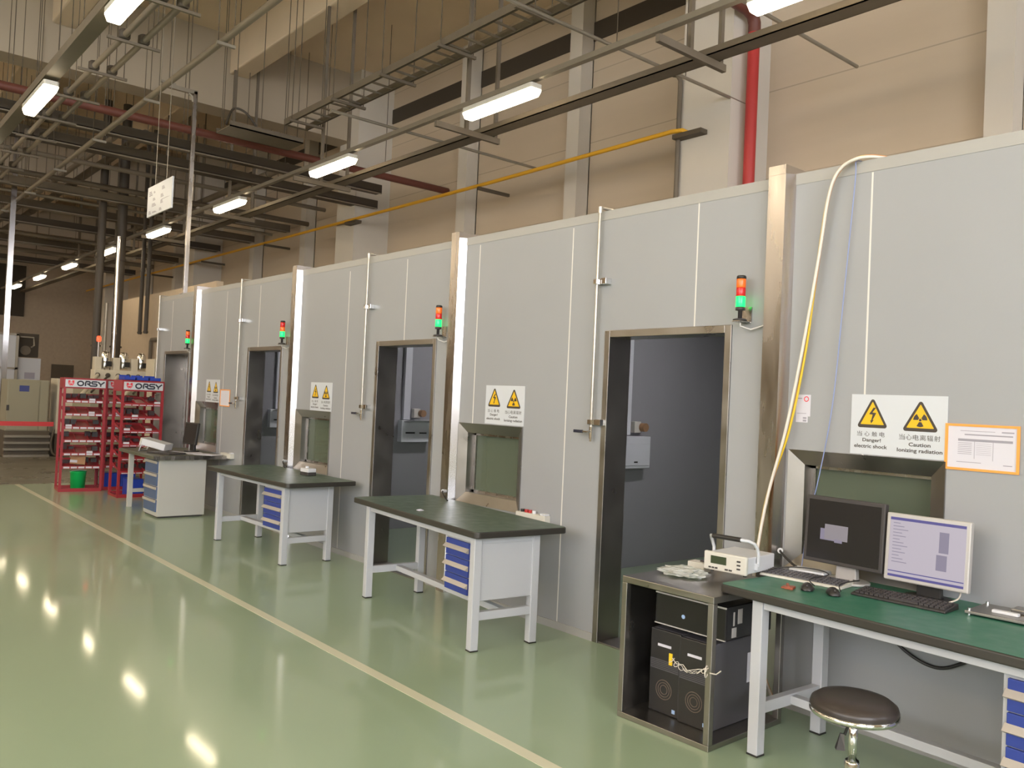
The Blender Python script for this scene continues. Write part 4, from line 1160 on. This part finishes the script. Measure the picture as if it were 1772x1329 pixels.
# filling machine with three motors behind the racks
t = thing('motor_machine', 'machine with three chrome motors behind the red racks', 'machine', (4.4, 18.0, 0))
B(0, 1.2, 0, 1.4, 0, 1.72).build('body', 'olive', t, bevel=0.01)
B(0.05, 1.15, -0.02, 0.3, 1.72, 1.95).build('manifold', 'creamcab', t, bevel=0.01)
for i in range(3):
    x = 0.16+i*0.34
    m = MB().lathe([(0.075, 1.98), (0.085, 2.0), (0.085, 2.26), (0.06, 2.31), (0.03, 2.32)], (x+0.12, 0.14, 0), n=20).build('motor', 'chrome', t)
    B(x-0.1, x+0.03, 0.05, 0.24, 1.95, 2.2).build('gear_housing', 'creamcab', t, bevel=0.006)
    B(x+0.10, x+0.2, 0.0, 0.06, 2.02, 2.12).build('terminal_box', 'black', m)
for i in range(6):
    x = 0.1+i*0.19
    MB().cyl((x, -0.05, 1.84), (x, 0.0, 1.84), 0.045).build('port', 'blackpipe', t)
    if i % 2 == 0: MB().tube([(x, -0.04, 1.84), (x-0.3, -0.5, 1.55), (x-0.45, -0.7, 1.42)], 0.035).build('chute_pipe', 'creamcab', t)
    else: MB().tube([(x, -0.04, 1.82), (x-0.25, -0.3, 1.62), (x-0.4, -0.5, 1.5)], 0.02).build('hose', 'blackpipe', t)
t = thing('beacon', 'red lit beacon on a short stem above the machine motors', 'beacon', (4.86, 19.45, 0))
MB().cyl((0, 0, 0), (0, 0, 2.56), 0.018).build('stem', 'silver', t)
MB().lathe([(0.035, 2.56), (0.045, 2.58), (0.045, 2.65), (0.025, 2.68)], n=18).build('lens', 'lens_rl', t)
t = thing('machine_cabinet', 'cream upright machine cabinet between the chrome motors and the booth end', 'cabinet', (5.32, 17.2, 0))
B(0, 0.42, 0, 0.5, 0, 2.2).build('body', 'creamcab', t, bevel=0.01)
MB().tube([(0.05, -0.03, 2.1), (0.35, -0.03, 2.1), (0.37, -0.03, 1.8)], 0.02).build('pipework', 'galv', t)
# beige partition behind the booths
struct(B(7.0, 7.15, 18.6, 26.2, 0, 4.06).build('wall_beige', 'beige'))
# vertical pipes
for i, (x, y, r, z0, z1, m, nm) in enumerate(((5.43, 22.0, 0.09, 0, 8.5, 'blackpipe', 'thick black vertical pipe, left of two, above the machine'),
        (5.88, 22.0, 0.11, 0, 8.5, 'blackpipe', 'thick black vertical pipe, right of two, ending above the red beacon'),
        (5.73, 21.6, 0.045, 0, 5.2, 'steel_bright', 'bright steel vertical pipe between the two black pipes'),
        (5.58, 21.8, 0.035, 0, 3.6, 'galv', 'thin grey vertical pipe left of the bright steel pipe'),
        (6.80, 23.3, 0.05, 3.0, 8.5, 'blackpipe', 'dark drain pipe, left of the pair on the beige wall'),
        (6.80, 22.8, 0.05, 3.0, 8.5, 'blackpipe', 'dark drain pipe, right of the pair on the beige wall'))):
    t = thing('vertical_pipe', nm, 'pipe', (x, y, 0), None, 'vertical pipes at the far end')
    MB().cyl((0, 0, z0), (0, 0, z1), r).build('pipe', m, t)
    mb = MB()
    for z in (z0+0.02, z0+(z1-z0)*0.3, z0+(z1-z0)*0.55): mb.cyl((0, 0, z), (0, 0, z+0.04), r*1.25)
    mb.build('collar', m, t)
o = MB().tube([(6.93, 19.3, 2.85), (6.93, 22.7, 2.85), (6.93, 22.75, 2.8), (6.93, 22.75, 0.5)], 0.05).build('wall_pipe', 'pipe_grey')
tag(o, 'beige horizontal pipe across the beige wall behind the booth end', 'pipe')
# doors and recesses on the far wall
struct(B(8.6, 9.5, HY1-0.05, HY1, 0, 2.4).build('door_5', 'darksteel'))
struct(B(5.2, 7.4, HY1-0.08, HY1, 4.4, 6.6).build('trim_7', 'dark_gap'))

# ================================================================== OVERHEAD SERVICES
def lamp(x, y, label):
    t = thing('fluorescent_lamp', label, 'lamp', (x, y, 5.19), None, 'warm fluorescent lamps under the trunking')
    L = 0.65
    MB().prism(rrect(-0.085, 0.085, -L, L, 0.03), 0.035, 0.09).build('housing', 'offwhite', t)
    pts = []
    mb = MB()
    mb.hexa([(-0.06, -L+0.03, -0.045), (0.06, -L+0.03, -0.045), (0.06, L-0.03, -0.045), (-0.06, L-0.03, -0.045), (-0.085, -L+0.005, 0.035), (0.085, -L+0.005, 0.035), (0.085, L-0.005, 0.035), (-0.085, L-0.005, 0.035)])
    mb.build('diffuser', 'lamp', t, bevel=0.012)
    MB().box(-0.02, 0.02, -0.4, -0.36, 0.09, 0.125).box(-0.02, 0.02, 0.36, 0.4, 0.09, 0.125).build('clip', 'galv', t)
    return t
order = ['second', 'third', 'fourth', 'fifth', 'sixth', 'seventh', 'eighth']
for i, y in enumerate((3.7, 7.8, 11.92, 16.03, 20.24, 24.3, 28.6, 32.8)):
    lamp(6.2, y, 'lit lamp cut by the top picture edge, nearest of the row over the booths' if i == 0 else 'lit lamp of the row over the booths, %s from the near end' % order[i-1])
for i, y in enumerate((-0.4, 4.1, 8.12, 12.0, 16.1, 20.2, 24.3)):
    lamp(2.16, y, {2: 'lit lamp at the top left picture edge over the aisle', 3: 'lit lamp over the aisle at the upper left'}.get(i, 'lit lamp of the aisle row outside the picture'))
for x in (-1.9, -6.0, -10.1):  # extra rows added out of view to raise the ambient light
    for y in (-4.5, -0.4, 3.7, 7.8, 11.92, 16.03, 20.24, 24.3, 28.6, 32.8, 36.9):
        lamp(x, y, 'unseen fill lamp added over the part of the hall outside the picture')
for x in (6.2, 2.16):
    lamp(x, 36.9, 'lit lamp at the far end of the hall, hidden by pipes and trays')
def bar(name, label, cat, x0, x1, y0, y1, z0, z1, m, group=None):
    return tag(B(x0, x1, y0, y1, z0, z1).build(name, m), label, cat, group)
bar('lamp_trunking', 'grey trunking that carries the row of lamps over the booths', 'trunking', 6.165, 6.235, -1, 40, 5.315, 5.375, 'galv')
bar('lamp_trunking', 'thick grey trunking that carries the lamps over the aisle', 'trunking', 2.08, 2.24, -1, 34, 5.315, 5.42, 'tray')
o = thing('cable_trunking', 'wide grey cable trunking just below the lamps, over the booths', 'trunking', (6.98, 0, 5.28))
MB().box(-0.1, 0.1, -2, 40, 0, 0.012).box(-0.1, -0.09, -2, 40, 0, 0.075).box(0.09, 0.1, -2, 40, 0, 0.075).build('tray', 'tray', o)
for x, rr in ((-0.05, 0.02), (0.03, 0.03)): MB().cyl((x, -2, 0.014+rr), (x, 40, 0.014+rr), rr).build('cable_run', 'pipe_grey', o)
for i, y in enumerate((1.25, 5.35, 9.05, 13.15, 17.2, 21.3, 25.4, 29.5)):
    t = thing('hanger_frame', 'steel hanger frame with two struts holding the trunking, ' + (['in front of the picture', 'at the large column', 'at the bright second lamp', 'at the third lamp', 'fourth along the booths', 'fifth along the booths', 'sixth along the booths', 'seventh along the booths'][i]), 'hanger', (6.8, y, 5.23), None, 'hanger frames of the trunking')
    for x in (-0.16, 0.33):
        MB().box(x-0.025, x+0.025, -0.02, 0.02, 0, top_z(6.8+x, y)-5.23).build('strut', 'tray', t)
    B(-0.66, 0.4, -0.025, 0.025, -0.03, 0.045).build('crossbar', 'tray', t)
# ladder tray
t = thing('cable_ladder', 'long ladder shaped cable tray hanging from thin rods above the booths', 'cable tray', (6.25, 0, 6.2))
for x in (-0.2, 0.2):
    MB().box(x-0.012, x+0.012, 3.0, 13.4, -0.05, 0.05).box(x-0.03 if x > 0 else x, x if x > 0 else x+0.03, 3.0, 13.4, -0.05, -0.042).build('side_rail', 'tray', t)
for i in range(34):
    yy = 3.2+i*0.31
    B(-0.19, 0.19, yy-0.012, yy+0.012, -0.04, -0.015).build('rung', 'galv', t)
for yy in (4.4, 5.9, 7.3, 8.8, 10.2, 11.6, 13.0):
    for x in (-0.26, 0.26):
        MB().cyl((x, yy, -0.07), (x, yy, top_z(6.25+x, yy)-6.2), 0.007, n=6).build('hanger_rod', 'darksteel', t)
    B(-0.3, 0.3, yy-0.02, yy+0.02, -0.09, -0.052).build('support_bar', 'tray', t)
t = thing('cable_tray', 'flat dark cable tray crossing where the ladder tray ends', 'cable tray', (5.0, 13.9, 5.98))
MB().box(0.2, 1.5, -0.3, 0.3, 0, 0.02).box(0.2, 1.5, -0.3, -0.28, 0, 0.09).box(0.2, 1.5, 0.28, 0.3, 0, 0.09).build('tray', 'tray', t)
for x in (0.3, 1.4):
    for yy in (-0.26, 0.26): MB().cyl((x, yy, 0.02), (x, yy, top_z(5.0+x, 13.9+yy)-5.98), 0.007, n=6).build('hanger_rod', 'darksteel', t)
MB().tube(spline([(0.25, 0, 0.1), (0.4, 0.1, 0.42), (0.6, 0.0, 0.36), (0.85, 0, 0.08)]), 0.02).build('loose_cable', 'blackpipe', t)
# pipe runs along the hall
t = thing('pipe_rail', 'grey pipe run with brackets over the aisle, right of the twin pipes', 'pipe', (3.66, 0, 5.8))
MB().cyl((0, 0, 0), (0, 36, 0), 0.042).build('pipe', 'pipe_grey', t)
for i in range(12):
    yy = 1.6+i*2.75
    B(-0.1, 0.12, yy-0.02, yy+0.02, -0.085, -0.05).build('bracket', 'galv', t)
    for x in (-0.085, 0.105): MB().cyl((x, yy, -0.08), (x, yy, top_z(x+3.66, yy)-5.8), 0.006, n=6).build('hanger_rod', 'darksteel', t)
t = thing('twin_pipes', 'pair of grey lagged pipes with black clamps over the aisle', 'pipe', (2.87, 0, 5.8))
for x in (-0.11, 0.11):
    MB().cyl((x, 0, 0), (x, 30, 0), 0.036).build('pipe', 'pipe_grey', t)
for i in range(18):
    yy = 1.2+i*1.35
    for x in (-0.11, 0.11): MB().lathe([(0.05, -0.045), (0.068, -0.02), (0.068, 0.05), (0.045, 0.07)], (x, yy, 0), n=14).build('clamp', 'blackpipe', t)
    B(-0.3, 0.3, yy-0.018, yy+0.018, -0.082, -0.05).build('crossbar', 'tray', t)
    for x in (-0.26, 0.26): MB().cyl((x, yy, -0.08), (x, yy, top_z(x+2.87, yy)-5.8), 0.006, n=6).build('hanger_rod', 'darksteel', t)
# crossing pipes and trays
def cross(name, label, cat, y, z, x0, x1, kind, m, r=0.07, rods=True):
    t = thing(name, label, cat, (0, y, z))
    if kind == 'pipe': MB().cyl((x0, 0, 0), (x1, 0, 0), r).build('pipe', m, t)
    else:
        MB().box(x0, x1, -r, r, 0, 0.02).box(x0, x1, -r, -r+0.015, 0, 0.17).box(x0, x1, r-0.015, r, 0, 0.17).build('tray', m, t)
        B(x0, x1, -r-0.01, -r+0.03, -0.02, 0).build('lip', 'galv', t)
    if rods:
        n = int((x1-x0)/1.3)
        for i in range(n):
            x = x0+0.35+i*1.3
            zz = top_z(x, y)-z
            MB().cyl((x, 0, r if kind == 'pipe' else 0.17), (x, 0, zz), 0.007, n=6).build('hanger_rod', 'darksteel', t)
cross('crossing_pipe', 'dark red pipe crossing the hall in front of the dark trays', 'pipe', 14.6, 6.05, -2.0, 10.3, 'pipe', 'redpipe_dark', 0.07)
cross('crossing_tray', 'dark cable tray crossing the hall, nearer of two', 'cable tray', 15.72, 5.98, 1.6, 9.3, 'tray', 'blackpipe', 0.12)
cross('crossing_tray', 'long dark cable tray with a pale lower lip crossing the hall', 'cable tray', 17.1, 5.98, 2.66, 10.0, 'tray', 'blackpipe', 0.17)
cross('sprinkler_pipe', 'thin pale sprinkler pipe crossing above the second lamp', 'pipe', 6.95, 5.95, 3.0, 9.9, 'pipe', 'galv', 0.022)
cross('sprinkler_pipe', 'thin pale sprinkler pipe crossing near the top picture edge', 'pipe', 5.35, 6.05, 5.0, 9.9, 'pipe', 'galv', 0.022)
cross('sprinkler_pipe', 'thin sprinkler pipe crossing above the third lamp', 'pipe', 10.9, 5.7, 5.6, 9.6, 'pipe', 'galv', 0.022, False)
rnd = random.Random(4)
far = [('crossing_pipe', 'pipe', 19.5, 6.3, 'pipe', 'pipe_grey', 0.05), ('crossing_pipe', 'pipe', 20.4, 6.06, 'pipe', 'darksteel', 0.06), ('crossing_tray', 'cable tray', 21.6, 6.0, 'tray', 'tray', 0.14),
       ('crossing_pipe', 'pipe', 22.6, 6.05, 'pipe', 'galv', 0.04), ('crossing_tray', 'cable tray', 24.0, 5.98, 'tray', 'darksteel', 0.2), ('crossing_pipe', 'pipe', 25.2, 6.3, 'pipe', 'darksteel', 0.07),
       ('crossing_tray', 'cable tray', 26.6, 6.0, 'tray', 'blackpipe', 0.2), ('crossing_pipe', 'pipe', 28.9, 6.05, 'pipe', 'tray', 0.06), ('crossing_tray', 'cable tray', 30.5, 6.0, 'tray', 'darksteel', 0.25),
       ('crossing_pipe', 'pipe', 33.0, 6.1, 'pipe', 'pipe_grey', 0.08), ('crossing_tray', 'cable tray', 35.5, 6.0, 'tray', 'blackpipe', 0.3)]
ordw = ['first', 'second', 'third', 'fourth', 'fifth', 'sixth', 'seventh', 'eighth', 'ninth', 'tenth', 'eleventh']
for i, (nm, cat, y, z, kind, m, r) in enumerate(far):
    cross(nm, 'overhead %s crossing the dark far bay, %s beyond the long dark tray' % (cat, ordw[i]), cat, y, z, rnd.uniform(1.5, 3.0), 10.0, kind, m, r)
for i, (x, y0, y1, z, m, r) in enumerate(((4.75, 18.1, 40, 6.75, 'tray', 0.06), (5.2, 18.1, 40, 6.8, 'darksteel', 0.09), (8.3, 18.1, 40, 6.8, 'tray', 0.08))):
    t = thing('ceiling_duct', ['round pipe running along the far bay, nearest the aisle', 'dark round duct running along the far bay, beside the first pipe', 'round duct high along the far side wall'][i], 'duct', (x, 0, z))
    MB().cyl((0, y0, 0), (0, y1, 0), r).build('duct', m, t)
    for k in range(5):
        yy = y0+1.0+k*(y1-y0-2)/4
        q = MB().tube([(r*1.05*math.cos(a), yy, r*1.05*math.sin(a)) for a in [2*PI*j/12 for j in range(13)]], 0.012, 6)
        q.cyl((0, yy, r), (0, yy, top_z(x, yy)-z), 0.008, n=6)
        q.build('hanger', 'darksteel', t)

# pole on the booth roof with an arm towards the aisle
t = thing('steel_pole', 'pale square steel pole standing on the booth front with an arm at the top', 'pole', (4.50, 13.25, WH))
B(-0.03, 0.03, -0.03, 0.03, 0, 3.15).build('pole', 'steel', t, bevel=0.004)
B(-0.07, 0.09, -0.06, 0.06, 0, 0.012).build('foot_plate', 'steel', t)
MB().box(-0.5, 0.03, -0.03, 0.03, 3.1, 3.16).build('arm', 'galv', t)
MB().tube([(-0.1, 0, 3.1), (-0.04, 0, 3.06), (-0.03, 0, 2.98)], 0.02).build('brace', 'galv', t)
MB().box(-0.52, -0.3, -0.02, 0.02, 3.16, 3.19).build('bracket', 'galv', t)
MB().cyl((-0.4, 0, 3.19), (-0.4, 0, top_z(4.1, 13.25)-WH), 0.007, n=6).build('hanger_rod', 'darksteel', t)

# hanging sign board over the aisle
t = thing('hanging_sign', 'white sign board with grey print hanging over the aisle on two wires', 'sign', (3.6, 11.76, 4.0), FACE)
B(-0.5, 0.5, 0, 0.41, -0.01, 0.01).build('board', 'signwhite', t)
mb = MB()
for (u, v, w, h) in ((-0.43, 0.28, 0.14, 0.07), (-0.24, 0.3, 0.07, 0.03), (-0.26, 0.2, 0.1, 0.04), (-0.3, 0.12, 0.18, 0.05), (0.1, 0.3, 0.12, 0.05), (0.06, 0.2, 0.12, 0.05), (0.06, 0.12, 0.1, 0.05), (0.02, 0.03, 0.1, 0.04), (-0.42, 0.03, 0.1, 0.05), (-0.27, 0.03, 0.18, 0.025), (0.1, 0.165, 0.35, 0.006)):
    for k in range(3): mb.box(u, u+w*(1-0.15*k), v+h*k/3, v+h*k/3+h*0.2, 0.01, 0.011)
mb.build('printing', 'print', t)
for u in (-0.22, 0.24): MB().cyl((u, 0.41, 0), (u, top_z(3.6, 11.76-u)-4.0, 0), 0.004, n=6).build('wire', 'galv', t)

# pipes on the side wall
t = thing('gas_pipe', 'long yellow pipe along the hall side wall above the booths', 'pipe', (9.4, 0, 5.62))
MB().tube([(0.06, 7.62, -0.02), (0.03, 7.68, 0.02), (0, 7.85, 0.03), (0, 12, 0), (0, 40, 0)], 0.035).build('pipe', 'yellow', t)
for y in (7.55, 12.3, 17.0, 21.6, 26.2, 31.0):
    if y in (7.55, 17.0): B(-0.05, 0.1, y-0.25, y+0.25, -0.1, -0.036).build('bracket', 'darksteel', t)
    else: MB().box(-0.05, 0.68, y-0.03, y+0.03, -0.09, -0.036).build('bracket', 'darksteel', t)
t = thing('fire_pipe', 'red vertical fire pipe beside the large white column', 'pipe', (9.78, 6.79, 0))
MB().cyl((0, 0, 0), (0, 0, 6.9), 0.08).build('pipe', 'redpipe', t)
MB().tube([(0, 0, 6.88), (-0.01, -0.005, 7.0), (-0.07, -0.01, 7.1), (-0.2, -0.01, 7.14), (-0.6, -0.01, 7.15)], 0.085, 12).build('elbow', 'redpipe_dark', t)
o = MB().tube([(9.45, 7.9, 6.5), (9.45, 7.82, 6.47), (9.45, 7.77, 6.38), (9.45, 7.77, 3.0)], 0.035, 10).build('wall_conduit', 'tray')
tag(o, 'grey vertical conduit down the left edge of the large white column', 'conduit')
